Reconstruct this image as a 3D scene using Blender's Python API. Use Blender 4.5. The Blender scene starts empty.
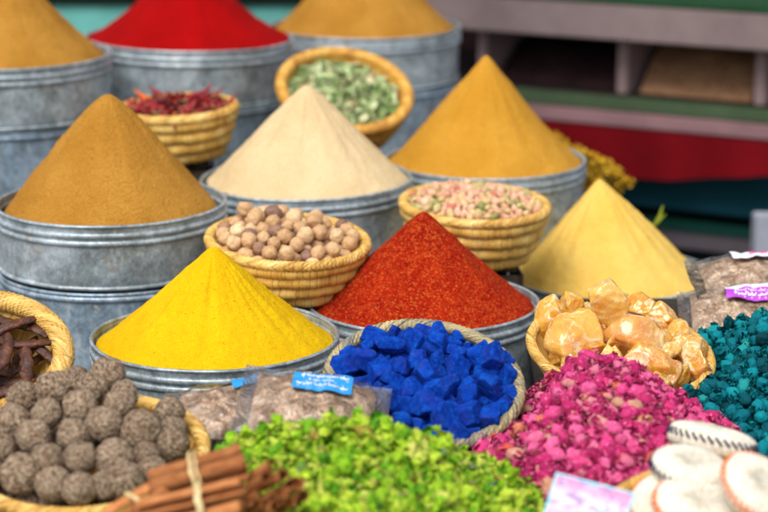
import bpy, math, random
import numpy as np
from mathutils import Vector, Matrix, Euler
R = math.radians
random.seed(7); RNG = np.random.default_rng(11)
S = bpy.context.scene
COL = S.collection
# ------------------------------------------------------------------ camera geometry
F = 2133.33; PIT = R(14); CH = 1.62
cP, sP = math.cos(PIT), math.sin(PIT)
def P(x, y, d):
    X = (x-384)/F*d; v = (256-y)/F*d
    return Vector((X, d*cP+v*sP, CH-d*sP+v*cP))
def proj(p):
    y = p[1]; z = p[2]-CH
    d = y*cP - z*sP; v = y*sP + z*cP
    return 384+p[0]/d*F, 256-v/d*F, d
def ray_hit(px, py, fn, d0=2.2, d1=6.0):
    """first depth at which the pixel's ray meets the height function fn(X,Y)"""
    prev = None
    for d in np.arange(d0, d1, 0.004):
        p = P(px, py, d)
        h = fn(p.x, p.y)
        if h is not None and p.z <= h: return p
    return None
TAB = CH-1.17      # table top
STEP = CH-1.04     # raised front step

# ------------------------------------------------------------------ tagging
def tag(o, label=None, cat=None, group=None, kind=None):
    if label: o['label'] = label
    if cat: o['category'] = cat
    if group: o['group'] = group
    if kind: o['kind'] = kind
    return o
def empty(name, loc=(0,0,0), rot=None):
    o = bpy.data.objects.new(name, None); COL.objects.link(o)
    o.empty_display_size = .05
    o.location = loc
    if rot is not None: o.rotation_euler = rot
    return o
# ------------------------------------------------------------------ noise
def _hash(ix, iy, iz, seed):
    h = (ix.astype(np.int64)*374761393 + iy.astype(np.int64)*668265263 + iz.astype(np.int64)*2147483647 + seed*974711) & 0xffffffff
    h = ((h ^ (h >> 13))*1274126177) & 0xffffffff
    h = (h ^ (h >> 16)) & 0xffffffff
    return h/4294967295.0
def vnoise(p, seed=0):
    p = np.asarray(p, float)
    i = np.floor(p); f = p-i; f = f*f*(3-2*f)
    ix, iy, iz = i[:,0], i[:,1], i[:,2]
    out = 0
    for a in (0,1):
        for b in (0,1):
            for c in (0,1):
                w = (f[:,0] if a else 1-f[:,0])*(f[:,1] if b else 1-f[:,1])*(f[:,2] if c else 1-f[:,2])
                out = out + w*_hash(ix+a, iy+b, iz+c, seed)
    return out*2-1
def fbm(p, seed=0, octv=4, gain=.5):
    p = np.asarray(p, float); out = 0; a = 1; n = 0
    for o in range(octv):
        out = out + a*vnoise(p*(2**o)+17.3*o, seed+o); n += a; a *= gain
    return out/n
# ------------------------------------------------------------------ meshes
class MB:
    def __init__(s): s.v = []; s.f = []; s.uv = []; s.n = 0; s.m = []
    def add(s, v, f, uv=None, mat=None, mi=0):
        v = np.asarray(v, float)
        if mat is not None:
            A = np.array(mat); v = v @ A[:3,:3].T + A[:3,3]
        s.v.append(v); off = s.n
        for q in f: s.f.append(tuple(int(i)+off for i in q))
        s.m += [mi]*len(f)
        s.uv.append(np.zeros((len(v),2)) if uv is None else np.asarray(uv, float))
        s.n += len(v); return s
    def mesh(s, name, smooth=True):
        me = bpy.data.meshes.new(name)
        V = np.concatenate(s.v); UV = np.concatenate(s.uv)
        me.from_pydata(V.tolist(), [], s.f)
        if np.abs(UV).sum() > 0:
            l = me.uv_layers.new(name='UVMap')
            li = np.empty(len(me.loops), dtype=np.int32); me.loops.foreach_get('vertex_index', li)
            l.data.foreach_set('uv', UV[li].astype(np.float32).ravel())
        me.polygons.foreach_set('use_smooth', [smooth]*len(me.polygons))
        if any(s.m): me.polygons.foreach_set('material_index', s.m)
        me.update(); return me
def link(name, me, mat, parent=None, loc=None, rot=None):
    o = bpy.data.objects.new(name, me); COL.objects.link(o)
    if mat is not None and not me.materials:
        for mm in (mat if isinstance(mat, (list, tuple)) else [mat]): me.materials.append(mm)
    if parent is not None: o.parent = parent
    if loc is not None: o.location = loc
    if rot is not None: o.rotation_euler = rot
    return o
def grid_faces(nu, nv, cu=False, cv=False):
    """nu columns, nv rows; index = i*nv+j"""
    F_ = []
    for i in range(nu if cu else nu-1):
        i2 = (i+1) % nu
        for j in range(nv if cv else nv-1):
            j2 = (j+1) % nv
            F_.append((i*nv+j, i2*nv+j, i2*nv+j2, i*nv+j2))
    return F_
def lathe(prof, segs=160, wob=None):
    prof = np.array(prof, float); nv = len(prof)
    a = np.linspace(0, 2*math.pi, segs, endpoint=False)
    r = prof[:,0][None,:]; z = np.repeat(prof[:,1][None,:], segs, 0)
    rr = np.repeat(r, segs, 0)
    if wob is not None:
        rr, z = wob(a[:,None]+0*rr, rr, z)
    x = rr*np.cos(a)[:,None]; y = rr*np.sin(a)[:,None]
    V = np.stack([x, y, z], -1).reshape(-1,3)
    return V, grid_faces(segs, nv, cu=True)
def ringtube(R0, z0, rt, segs=240, sv=10, slant=0, fn=None, rz=None):
    """horizontal ring tube with metric UVs; fn(a)->radius factor"""
    a = np.linspace(0, 2*math.pi, segs, endpoint=False)
    b = np.linspace(0, 2*math.pi, sv, endpoint=False)
    A, B = np.meshgrid(a, b, indexing='ij')
    k = 1 if fn is None else fn(A, B)
    rz = rt if rz is None else rz
    rr = R0 + rt*k*np.cos(B); z = z0 + rz*k*np.sin(B)
    V = np.stack([rr*np.cos(A), rr*np.sin(A), z], -1).reshape(-1,3)
    vv = np.abs((B/(2*math.pi)*2)-1)*math.pi*rt
    UV = np.stack([A*R0+slant*vv, vv], -1).reshape(-1,2)
    return V, grid_faces(segs, sv, True, True), UV
def tube(pts, rad, sv=8, cap=True):
    pts = [Vector(p) for p in pts]; n = len(pts); V = []
    if not hasattr(rad, '__len__'): rad = [rad]*n
    up = Vector((0,0,1)); prev = None
    for i, p in enumerate(pts):
        t = (pts[min(i+1,n-1)]-pts[max(i-1,0)]).normalized()
        if prev is None:
            s = t.cross(up)
            if s.length < 1e-3: s = t.cross(Vector((1,0,0)))
        else: s = prev - t*prev.dot(t)
        s.normalize(); prev = s; w = t.cross(s)
        for k in range(sv):
            a = 2*math.pi*k/sv
            V.append(p + (s*math.cos(a)+w*math.sin(a))*rad[i])
    V = np.array([tuple(v) for v in V])
    F_ = grid_faces(n, sv, False, True)
    if cap: F_ += [tuple(range(sv)), tuple(reversed(range((n-1)*sv, n*sv)))]
    return V, F_
def box(x0,x1,y0,y1,z0,z1, bev=.003):
    """chamfered box"""
    b = min(bev, (x1-x0)/3, (y1-y0)/3, (z1-z0)/3)
    import bmesh
    bm = bmesh.new(); bmesh.ops.create_cube(bm, size=1)
    for v in bm.verts:
        v.co = Vector(((x0+x1)/2+v.co.x*(x1-x0), (y0+y1)/2+v.co.y*(y1-y0), (z0+z1)/2+v.co.z*(z1-z0)))
    bmesh.ops.bevel(bm, geom=bm.edges[:], offset=b, segments=2, affect='EDGES')
    bm.verts.ensure_lookup_table()
    V = np.array([tuple(v.co) for v in bm.verts]); F_ = [tuple(v.index for v in f.verts) for f in bm.faces]
    bm.free(); return V, F_
_ico = {}
def ico(n):
    if n not in _ico:
        import bmesh
        bm = bmesh.new(); bmesh.ops.create_icosphere(bm, subdivisions=n, radius=1)
        _ico[n] = (np.array([tuple(v.co) for v in bm.verts]), [tuple(v.index for v in f.verts) for f in bm.faces]); bm.free()
    return _ico[n]
def rock(seed, nplanes=9, p=26, sub=4, size=(1,1,1), rough=.03, fine=.012, boxy=False, freq=2.5):
    rg = np.random.default_rng(seed); D, F_ = ico(sub)
    if boxy:
        N = np.array([[1,0,0],[-1,0,0],[0,1,0],[0,-1,0],[0,0,1],[0,0,-1]], float) + rg.normal(0,.17,(6,3))
        d = list(rg.uniform(.62,.85,6))
        for k in range(3):
            N = np.vstack([N, rg.choice([-1,1],3)*rg.uniform(.4,1,3)]); d.append(rg.uniform(.8,1.0))
        d = np.array(d)
    else:
        N = rg.normal(0,1,(nplanes,3)); d = rg.uniform(.66,1.0,nplanes)
    N = N/np.linalg.norm(N,axis=1)[:,None]
    q = np.maximum(D @ N.T, 0)/d
    q = np.hstack([q, np.full((len(D),1), 1/(1.14 if boxy else 1.15))])
    r = (q**p).sum(1)**(-1/p)
    r = r*(1+rough*fbm(D*freq+seed, seed, 3)*2 + fine*vnoise(D*14+seed, seed)*2)
    return D*r[:,None]*np.array(size), F_
def flake(seed, L=1, W=.7, curl=.5, nu=5, nv=4, ruf=.15):
    rg = np.random.default_rng(seed)
    u = np.linspace(-1,1,nu); v = np.linspace(-1,1,nv); U, Vv = np.meshgrid(u,v,indexing='ij')
    w = np.sqrt(np.maximum(1-.85*U**2,0.05))
    x = U*L; y = Vv*W*w; z = curl*(Vv*w)**2 + curl*.6*U**2*rg.uniform(-.5,1) + ruf*rg.normal(0,1,U.shape)
    return np.stack([x,y,z],-1).reshape(-1,3), grid_faces(nu,nv)
def rotm(e, s=1.0, t=(0,0,0)):
    m = Euler(e).to_matrix().to_4x4() @ Matrix.Diagonal((s,s,s,1)) if not hasattr(s,'__len__') else Euler(e).to_matrix().to_4x4() @ Matrix.Diagonal((*s,1))
    m.translation = Vector(t); return m
def rrot(rg=RNG): return tuple(rg.uniform(0, 2*math.pi, 3))

# ------------------------------------------------------------------ materials
class NT:
    def __init__(s, name):
        s.mat = bpy.data.materials.new(name); s.mat.use_nodes = True
        s.t = s.mat.node_tree; s.N = s.t.nodes; s.L = s.t.links
        s.b = s.N['Principled BSDF']; s.out = s.N['Material Output']
    def n(s, typ, **kw):
        nd = s.N.new(typ)
        for k, v in kw.items():
            if k in nd.inputs: 
                if hasattr(v, 'is_linked') or isinstance(v, bpy.types.NodeSocket): s.L.new(v, nd.inputs[k])
                else: nd.inputs[k].default_value = v
            else: setattr(nd, k, v)
        return nd
    def coords(s, kind='Object', scale=None):
        tc = s.n('ShaderNodeTexCoord'); o = tc.outputs[kind]
        if scale is not None:
            mp = s.n('ShaderNodeMapping'); s.L.new(o, mp.inputs['Vector']); mp.inputs['Scale'].default_value = scale; o = mp.outputs[0]
        return o
    def noise(s, vec, scale, detail=4, rough=.55, dist=0):
        nd = s.n('ShaderNodeTexNoise'); s.L.new(vec, nd.inputs['Vector'])
        nd.inputs['Scale'].default_value = scale; nd.inputs['Detail'].default_value = detail
        nd.inputs['Roughness'].default_value = rough; nd.inputs['Distortion'].default_value = dist
        return nd.outputs['Fac']
    def vor(s, vec, scale, feat='F1', out='Distance'):
        nd = s.n('ShaderNodeTexVoronoi'); nd.feature = feat; s.L.new(vec, nd.inputs['Vector']); nd.inputs['Scale'].default_value = scale
        return nd.outputs[out]
    def ramp(s, fac, stops, interp='LINEAR'):
        nd = s.n('ShaderNodeValToRGB'); cr = nd.color_ramp; cr.interpolation = interp
        while len(cr.elements) < len(stops): cr.elements.new(.5)
        for e, (p, c) in zip(cr.elements, stops): e.position = p; e.color = (*c[:3], 1)
        s.L.new(fac, nd.inputs[0]); return nd.outputs[0]
    def mix(s, a, b, fac, mode='MIX'):
        nd = s.n('ShaderNodeMix', data_type='RGBA', blend_type=mode)
        for sock, val in ((nd.inputs[0],fac),(nd.inputs[6],a),(nd.inputs[7],b)):
            if isinstance(val, bpy.types.NodeSocket): s.L.new(val, sock)
            elif hasattr(val,'__len__'): sock.default_value = (*val[:3],1)
            else: sock.default_value = val
        return nd.outputs[2]
    def math(s, op, a, b=0):
        nd = s.n('ShaderNodeMath', operation=op)
        for i, val in enumerate((a,b)):
            if isinstance(val, bpy.types.NodeSocket): s.L.new(val, nd.inputs[i])
            else: nd.inputs[i].default_value = val
        return nd.outputs[0]
    def rand(s):
        oi = s.n('ShaderNodeObjectInfo'); g = s.n('ShaderNodeNewGeometry')
        return s.math('FRACT', s.math('ADD', oi.outputs['Random'], g.outputs['Random Per Island']))
    def bump(s, h, strength=.5, dist=.001, prev=None):
        nd = s.n('ShaderNodeBump'); nd.inputs['Strength'].default_value = strength; nd.inputs['Distance'].default_value = dist
        s.L.new(h, nd.inputs['Height'])
        if prev is not None: s.L.new(prev, nd.inputs['Normal'])
        return nd.outputs[0]
    def fin(s, color=None, rough=.8, metal=0, normal=None, spec=.3, **kw):
        b = s.b
        if color is not None:
            if isinstance(color, bpy.types.NodeSocket): s.L.new(color, b.inputs['Base Color'])
            else: b.inputs['Base Color'].default_value = (*color,1)
        for nm, v in (('Roughness',rough),('Metallic',metal)):
            if isinstance(v, bpy.types.NodeSocket): s.L.new(v, b.inputs[nm])
            else: b.inputs[nm].default_value = v
        b.inputs['Specular IOR Level'].default_value = spec
        if normal is not None: s.L.new(normal, b.inputs['Normal'])
        for k, v in kw.items(): b.inputs[k.replace('_',' ')].default_value = v
        return s.mat
def srgb(r, g, b):
    f = lambda c: (c/255/12.92 if c/255 <= .04045 else ((c/255+.055)/1.055)**2.4)
    return (f(r), f(g), f(b))
def powder(name, c1, c2, c3=None, grain=900, bdist=.0012, spk=None, spkamt=.6):
    m = NT(name); v = m.coords()
    col = m.ramp(m.noise(v, 9, 5, .6), [(.3,c1),(.72,c2)])
    g = m.noise(v, grain, 3, .7)
    col = m.mix(col, m.ramp(g, [(.36,(.42,.40,.38)),(.62,(1.15,1.15,1.15))]), .75, 'MULTIPLY')
    if c3: col = m.mix(col, c3, m.ramp(m.noise(v, 38, 5, .75), [(.50,(0,0,0)),(.74,(.55,.55,.55))]))
    if spk:
        vr = m.vor(v, grain*.75, 'F1', 'Color'); sep = m.n('ShaderNodeSeparateColor'); m.L.new(vr, sep.inputs[0])
        k = m.ramp(sep.outputs[0], [(.72,(0,0,0)),(.86,(spkamt,)*3)])
        col = m.mix(col, spk, k)
        k2 = m.ramp(sep.outputs[1], [(.8,(0,0,0)),(.86,(.6,)*3)])
        col = m.mix(col, tuple(x*.35 for x in c1), k2)
    n1 = m.bump(m.noise(v, grain*.45, 3, .7), .75, bdist*1.7)
    n2 = m.bump(m.noise(v, 70, 5, .6), .5, .004, n1)
    return m.fin(col, .95, 0, n2, spec=.1)
# galvanised zinc
def zinc(name, tint=(1,1,1), dark=1.0):
    m = NT(name); v = m.coords()
    t = lambda c: tuple(a*b*dark for a,b in zip(c,tint))
    base = m.ramp(m.noise(v, 9, 7, .7, .8), [(.32,t((.19,.22,.23))),(.5,t((.38,.45,.49))),(.68,t((.56,.63,.68)))])
    base = m.mix(base, m.ramp(m.noise(v, 130, 5, .75), [(.36,(.58,.6,.6)),(.6,(1.1,1.1,1.1))]), .8, 'MULTIPLY')
    sp = m.ramp(m.vor(v, 75, 'F1', 'Color'), [(0,(.66,.68,.70)),(1,(1.2,1.2,1.2))])
    col = m.mix(base, sp, .8, 'MULTIPLY')
    # rub marks: short pale streaks
    vs = m.coords('Object', (60,60,26))
    col = m.mix(col, (.60,.63,.66), m.ramp(m.noise(vs, 1, 5, .7), [(.54,(0,0,0)),(.66,(.5,)*3)]))
    col = m.mix(col, (.62,.60,.50), m.ramp(m.noise(v, 85, 3, .6), [(.66,(0,0,0)),(.71,(.8,)*3)]))
    col = m.mix(col, (.09,.085,.07), m.ramp(m.noise(v, 16, 6, .7), [(.56,(0,0,0)),(.75,(.65,)*3)]))
    col = m.mix(col, (.30,.20,.10), m.ramp(m.noise(v, 23, 4, .6), [(.62,(0,0,0)),(.72,(.6,)*3)]))
    rg = m.ramp(m.noise(v, 30, 5, .7), [(.3,(.28,)*3),(.7,(.5,)*3)])
    nb = m.bump(m.noise(v, 18, 4, .6), .35, .003, m.bump(m.noise(v, 220, 2), .25, .0006))
    return m.fin(col, rg, .35, nb, spec=.5)
ZINC = zinc('galvanised zinc'); ZINC2 = zinc('bluish worn zinc', (.86,.98,1.12), .9)
def straw(name, c_lo, c_mid, c_hi, scale=420, rough=.5, bd=.0022, lo=(.45,.34,.2)):
    m = NT(name); uv = m.coords('UV')
    mp = m.n('ShaderNodeMapping'); m.L.new(uv, mp.inputs['Vector']); mp.inputs['Scale'].default_value = (scale, 26, 1)
    fib = m.noise(mp.outputs[0], 1, 2, .6)
    mp2 = m.n('ShaderNodeMapping'); m.L.new(uv, mp2.inputs['Vector']); mp2.inputs['Scale'].default_value = (28, 12, 1)
    big = m.noise(mp2.outputs[0], 1, 3, .6)
    col = m.ramp(big, [(.3,c_lo),(.5,c_mid),(.72,c_hi)])
    col = m.mix(col, m.ramp(fib, [(.36,lo),(.50,(1,1,1))]), .85, 'MULTIPLY')
    nb = m.bump(fib, .9, bd)
    return m.fin(col, rough, 0, nb, spec=.35)
STRAW = straw('golden straw', (.50,.25,.045), (.76,.46,.10), (.88,.64,.22))
STRAWR = straw('braided straw rim', (.50,.26,.05), (.76,.47,.12), (.88,.66,.26), scale=200, bd=.004)
STRAWO = straw('orange straw', (.46,.20,.03), (.74,.40,.07), (.84,.55,.15))
STRAWG = straw('grey green straw', (.12,.15,.18), (.42,.34,.17), (.62,.50,.26), scale=200, bd=.004, lo=(.16,.18,.22))
def wood(name, c1, c2, sc=(3,60,60), rough=.7):
    m = NT(name); v = m.coords('Object', sc)
    n = m.noise(v, 1, 5, .65, .3); col = m.ramp(n, [(.3,c1),(.7,c2)])
    return m.fin(col, rough, 0, m.bump(n, .4, .002), spec=.25)
DARKWOOD = wood('dark stained wood', (.018,.014,.011), (.05,.038,.028))
CRATEW = wood('weathered crate wood', (.03,.022,.015), (.07,.05,.033))

# ------------------------------------------------------------------ world, sun, camera
w = bpy.data.worlds.new('World'); S.world = w; w.use_nodes = True
nt = w.node_tree; bg = nt.nodes['Background']
sky = nt.nodes.new('ShaderNodeTexSky'); sky.sky_type = 'NISHITA'; sky.sun_disc = False
SUN_EL, SUN_AZ = R(56), R(205)     # azimuth clockwise from +Y (north)
sky.sun_elevation = SUN_EL; sky.sun_rotation = SUN_AZ; sky.dust_density = 3; sky.air_density = 1.0; sky.ozone_density = 1
hs = nt.nodes.new('ShaderNodeHueSaturation'); hs.inputs['Saturation'].default_value = .35
nt.links.new(sky.outputs[0], hs.inputs['Color']); nt.links.new(hs.outputs[0], bg.inputs[0]); bg.inputs[1].default_value = .13
sl = bpy.data.lights.new('sun', 'SUN'); sl.energy = 1.5; sl.angle = R(38); sl.color = (1,.95,.86)
so = bpy.data.objects.new('sun', sl); COL.objects.link(so)
sd = Vector((math.sin(SUN_AZ)*math.cos(SUN_EL), math.cos(SUN_AZ)*math.cos(SUN_EL), math.sin(SUN_EL)))
so.rotation_euler = sd.to_track_quat('Z','Y').to_euler(); so.location = sd*5
cd = bpy.data.cameras.new('camera'); cam = bpy.data.objects.new('camera', cd); COL.objects.link(cam)
cam.location = (0,0,CH); cam.rotation_euler = (math.pi/2-PIT, 0, 0)
cd.sensor_width = 36; cd.lens = 100; cd.clip_end = 500; cd.clip_start = .05
cd.dof.use_dof = True; cd.dof.focus_distance = 3.36; cd.dof.aperture_fstop = 3.0; cd.dof.aperture_blades = 0
S.camera = cam
S.view_settings.view_transform = 'Standard'; S.view_settings.look = 'None'; S.view_settings.exposure = .68; S.view_settings.gamma = 1
S.cycles.use_denoising = True; S.cycles.max_bounces = 8; S.cycles.transparent_max_bounces = 12

# ------------------------------------------------------------------ setting
gm = NT('paving'); v = gm.coords()
g_ = gm.ramp(gm.noise(v, 3, 6, .6), [(.3,(.10,.09,.08)),(.7,(.19,.17,.15))])
gm.fin(g_, .85, 0, gm.bump(gm.noise(v, 60, 4), .4, .004))
m_ = MB(); m_.add([(-60,-40,0),(60,-40,0),(60,120,0),(-60,120,0)], [(0,1,2,3)])
tag(link('ground', m_.mesh('ground', False), gm.mat), kind='structure')

def platform(label, x0,x1,y0,y1,z0,z1, planks=6):
    t = empty('display_table', ((x0+x1)/2,(y0+y1)/2,z0)); tag(t, label, 'table')
    w_ = x1-x0; h_ = (y1-y0)/planks; H = z1-z0
    mb = MB()
    for k in range(planks):
        mb.add(*box(-w_/2, w_/2, -(y1-y0)/2+k*h_+.002, -(y1-y0)/2+(k+1)*h_-.002, H-.022, H))
    link('tabletop', mb.mesh('tabletop', False), DARKWOOD, t)
    for sx in (-1,1):
        for sy in (-1,1):
            mb = MB(); cx, cy = sx*(w_/2-.05), sy*((y1-y0)/2-.05)
            mb.add(*box(cx-.03,cx+.03,cy-.03,cy+.03,0,H-.024)); link('leg', mb.mesh('leg', False), DARKWOOD, t)
    return t
platform('dark low plank table carrying the front rows of tubs', -1.35, 1.0, 2.1, 4.40, 0, TAB, 14)
platform('dark low plank table carrying the rear tubs', -1.35, .56, 4.41, 5.75, 0, TAB, 8)
platform('dark raised step under the blue basket and green heap', -1.1, .95, 2.12, 3.10, TAB+.001, STEP, 6)
platform('dark raised step under the resin basket and clay bags', .25, .98, 3.11, 3.85, TAB+.001, STEP, 4)

# ------------------------------------------------------------------ tubs and powder cones
def tub(cx, cy, d, r, H, label, tilt=(0,0), ribs=(.020,.034), mat=None, group='galvanised spice tubs', z=None):
    c = P(cx, cy, d); base = Vector((c.x, c.y, c.z-H))
    t = empty('galvanised_tub', base, (R(tilt[0]), R(tilt[1]), RNG.uniform(0,6)))
    t.rotation_mode = 'ZYX'
    tag(t, label, 'tub', group); mat = mat or ZINC; sd_ = int(cx*7+cy)
    def wob(a, rr, z_):
        p = np.stack([np.cos(a).ravel()*1.6, np.sin(a).ravel()*1.6, z_.ravel()*9], -1)
        n = vnoise(p, sd_).reshape(a.shape); n2 = vnoise(p*3.3, sd_+5).reshape(a.shape)
        return rr*(1+.009*n+.005*n2), z_ + .0015*n*(rr > .1)
    wall = .0016
    prof = [(0.001,.004),(r*.6,.004),(r*.985-.004,.004),(r*.985-.0005,.008)]
    zz = np.linspace(.015, H-.004, 34)
    prof += [(r*(.985+.012*(z_/H)), z_) for z_ in zz]
    prof += [(r*.997-wall, H-.004)] + [(r*(.985+.012*(z_/H))-wall, z_) for z_ in zz[::-1]] + [(r*.97,.007),(0.001,.007)]
    V, F_ = lathe(prof, 220, wob); mb = MB(); mb.add(V, F_); link('body', mb.mesh('tub_body'), mat, t)
    def ring(rad, z_, rt, name, sx=1.0):
        V, F_, UV = ringtube(rad, z_, rt*sx, 220, 10, rz=rt)
        a = np.arctan2(V[:,1], V[:,0]); rr = np.hypot(V[:,0], V[:,1])
        rr2, z2 = wob(a[:,None], rr[:,None], V[:,2][:,None])
        V = np.stack([rr2[:,0]*np.cos(a), rr2[:,0]*np.sin(a), z2[:,0]], -1)
        mb = MB(); mb.add(V, F_); link(name, mb.mesh(name), mat, t)
    ring(r*.999, H-.003, .0032, 'rim')
    for q in ribs: ring(r*.997, H-q, .0058, 'hoop', .8)
    ring(r*.987, .006, .004, 'base_ring')
    return t, c
CONES = []
def cone(c, r, h, mat, label, drop=.012, e=.02, seed=1, power=1.08, amp=1.0, xoff=0, n=(260,170), name='spice_cone'):
    na, nr = n
    a = np.linspace(0, 2*math.pi, na, endpoint=False); t = np.linspace(0, 1, nr)**.9
    A, T = np.meshgrid(a, t, indexing='ij')
    rg = np.random.default_rng(seed)
    prof = (1-T)**power
    # rounded tip
    k = e; prof = prof - (np.sqrt(T*T+k*k)-T)*1.0
    prof = prof/prof[0,0]*1.0 if False else prof
    rad = r*T
    X = rad*np.cos(A)+xoff*(1-T); Y = rad*np.sin(A)
    Z = h*prof
    Pn = np.stack([X.ravel(), Y.ravel(), Z.ravel()], -1)
    lo = fbm(Pn*9+seed, seed, 3).reshape(A.shape); mid = fbm(Pn*42+seed, seed+3, 3).reshape(A.shape)
    fi = vnoise(Pn*230, seed+7).reshape(A.shape)
    rid = vnoise(np.stack([np.cos(A).ravel()*7, np.sin(A).ravel()*7, Z.ravel()*1.5], -1), seed+9).reshape(A.shape)
    fade = np.minimum(1, T*6)
    Z = Z + amp*(lo*.0060 + mid*.0022 + fi*.0007 + rid*.0036*np.sin(math.pi*T))*fade
    V = np.stack([X,Y,Z],-1).reshape(-1,3)
    mb = MB(); mb.add(V, grid_faces(na, nr, cu=True))
    # small clods and crumbs lying on the slope
    flat = V.reshape(na,nr,3); Dc, Fc = ico(1)
    for q_ in range(90):
        i_ = rg.integers(na); j_ = int(rg.uniform(.15,.97)*nr); sz = rg.uniform(.0008,.0019)
        mb.add(Dc*np.array([1,1,.7])*sz*rg.uniform(.7,1.2,3), Fc, mat=rotm((0,0,rg.uniform(0,6)),1,flat[i_,j_]+np.array([0,0,sz*.3])))
    # skirt down into the tub
    V2 = np.concatenate([V.reshape(na,nr,3)[:,-1,:], V.reshape(na,nr,3)[:,-1,:]+np.array([0,0,-.03])],1).reshape(-1,3)
    mb.add(V2, grid_faces(na,2,cu=True))
    o = link(name, mb.mesh(name), mat, None, (c.x, c.y, c.z-drop))
    o.rotation_euler = (0,0,0)
    tag(o, label, 'spice heap'); return o
CUMIN = powder('cumin brown powder', srgb(176,122,42), srgb(202,148,64), srgb(158,106,36), 520, .004)
SAND = powder('ginger pale powder', srgb(216,188,142), srgb(232,208,164), None, 900, .0012)
MUST = powder('mustard powder', srgb(194,138,40), srgb(212,158,60), srgb(184,124,30), 800, .0018)
TURM = powder('turmeric powder', srgb(226,180,8), srgb(238,194,16), srgb(212,146,8), 1000, .0011)
CHILI = powder('chilli flakes powder', srgb(150,22,4), srgb(184,38,6), srgb(200,76,22), 520, .004, spk=srgb(216,110,48), spkamt=.45)
PALEY = powder('pale yellow powder', srgb(230,186,84), srgb(242,206,112), None, 1000, .0009)
REDP = powder('paprika red powder', srgb(150,2,4), srgb(172,4,6), None, 900, .0012)
def spec(cx, cy, d, r, H, lab, ap_y, clab, cmat, drop=.012, rr=.955, seed=1, tilt=(0,0), under=None, **kw):
    t, c = tub(cx, cy, d, r, H, lab, tilt)
    h = (cy-ap_y)/F*d/cP + drop
    cone(c, r*rr, h*kw.pop('hk',1.0), cmat, clab, drop, seed=seed, **kw)
    if under:
        b = t.location.z; h2 = b-TAB-.002
        tub(*under_xy(c, b-.002), r=r*.985, H=h2, label=under, ribs=(.012,), mat=ZINC2, group='lower galvanised tubs under the spice tubs')
    return c
def under_xy(c, ztop):
    q = proj((c.x+RNG.uniform(-.003,.003), c.y+RNG.uniform(-.003,.003), ztop)); return q
c_tl = spec(0, 52, 4.65, .240, .135, 'wide galvanised tub of brown powder cut off by the top left corner', -50, 'brown spice cone at the top left edge, its tip out of frame', CUMIN, seed=3, under='galvanised tub stacked beneath the top left brown spice tub', e=.03)
c_red = spec(188, 36, 5.0, .240, .135, 'galvanised tub holding the bright red powder at the back', -45, 'bright red paprika cone in the back row', REDP, drop=.004, seed=4, tilt=(0,1.2), power=1.28, under='galvanised tub stacked beneath the red powder tub', e=.03, rr=.985)
c_tc = spec(365, 25, 5.39, .240, .135, 'galvanised tub of brown powder behind the green leaf basket', -62, 'brown spice cone in the back row right of the red one', CUMIN, drop=.004, seed=5, under='galvanised tub stacked beneath the back row brown spice tub', e=.03, rr=.94)
c_lm = spec(111, 200, 3.95, .210, .122, 'dull galvanised tub of brown cumin powder beside the left edge', 97, 'large grainy brown cumin cone in the middle of the left side', CUMIN, drop=.012, seed=6, rr=.925, under='bluish galvanised tub stacked beneath the left brown cumin tub', e=.13, hk=1.16, power=1.0)
c_pa = spec(308, 177, 4.25, .210, CH-1.17 and (P(308,177,4.25).z-TAB-.001), 'galvanised tub of pale cream powder behind the nut basket', 84, 'pale cream powder cone in the centre', SAND, drop=.006, seed=7, e=.06, hk=1.03, power=1.03, tilt=(0,-.8))
c_mu = spec(485, 158, 4.5, .210, P(485,158,4.5).z-TAB-.001, 'galvanised tub of mustard powder behind the seed basket', 56, 'smooth mustard ochre cone right of centre', MUST, drop=.006, seed=8, e=.045, hk=1.03, power=1.12, rr=.965)
c_tu = spec(215, 334, 3.47, .200, P(215,334,3.47).z-TAB-.001, 'galvanised tub of bright yellow turmeric in the front', 246, 'bright yellow turmeric cone in front', TURM, drop=.016, seed=9, e=.045, hk=1.04, power=1.10, rr=.965)
c_ch = spec(423, 300, 3.75, .202, P(423,300,3.75).z-TAB-.001, 'galvanised tub of orange red chilli flakes behind the blue basket', 211, 'coarse orange red chilli flake cone', CHILI, drop=.010, seed=10, e=.05, hk=1.04, power=1.08, rr=.965)
c_py = spec(611, 272, 4.30, .212, P(611,272,4.3).z-TAB-.001, 'galvanised tub of pale yellow powder behind the resin basket', 180, 'pale yellow powder cone on the right', PALEY, drop=.016, seed=11, e=.04, hk=1.04, power=1.03, rr=.935, xoff=-.028)

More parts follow.
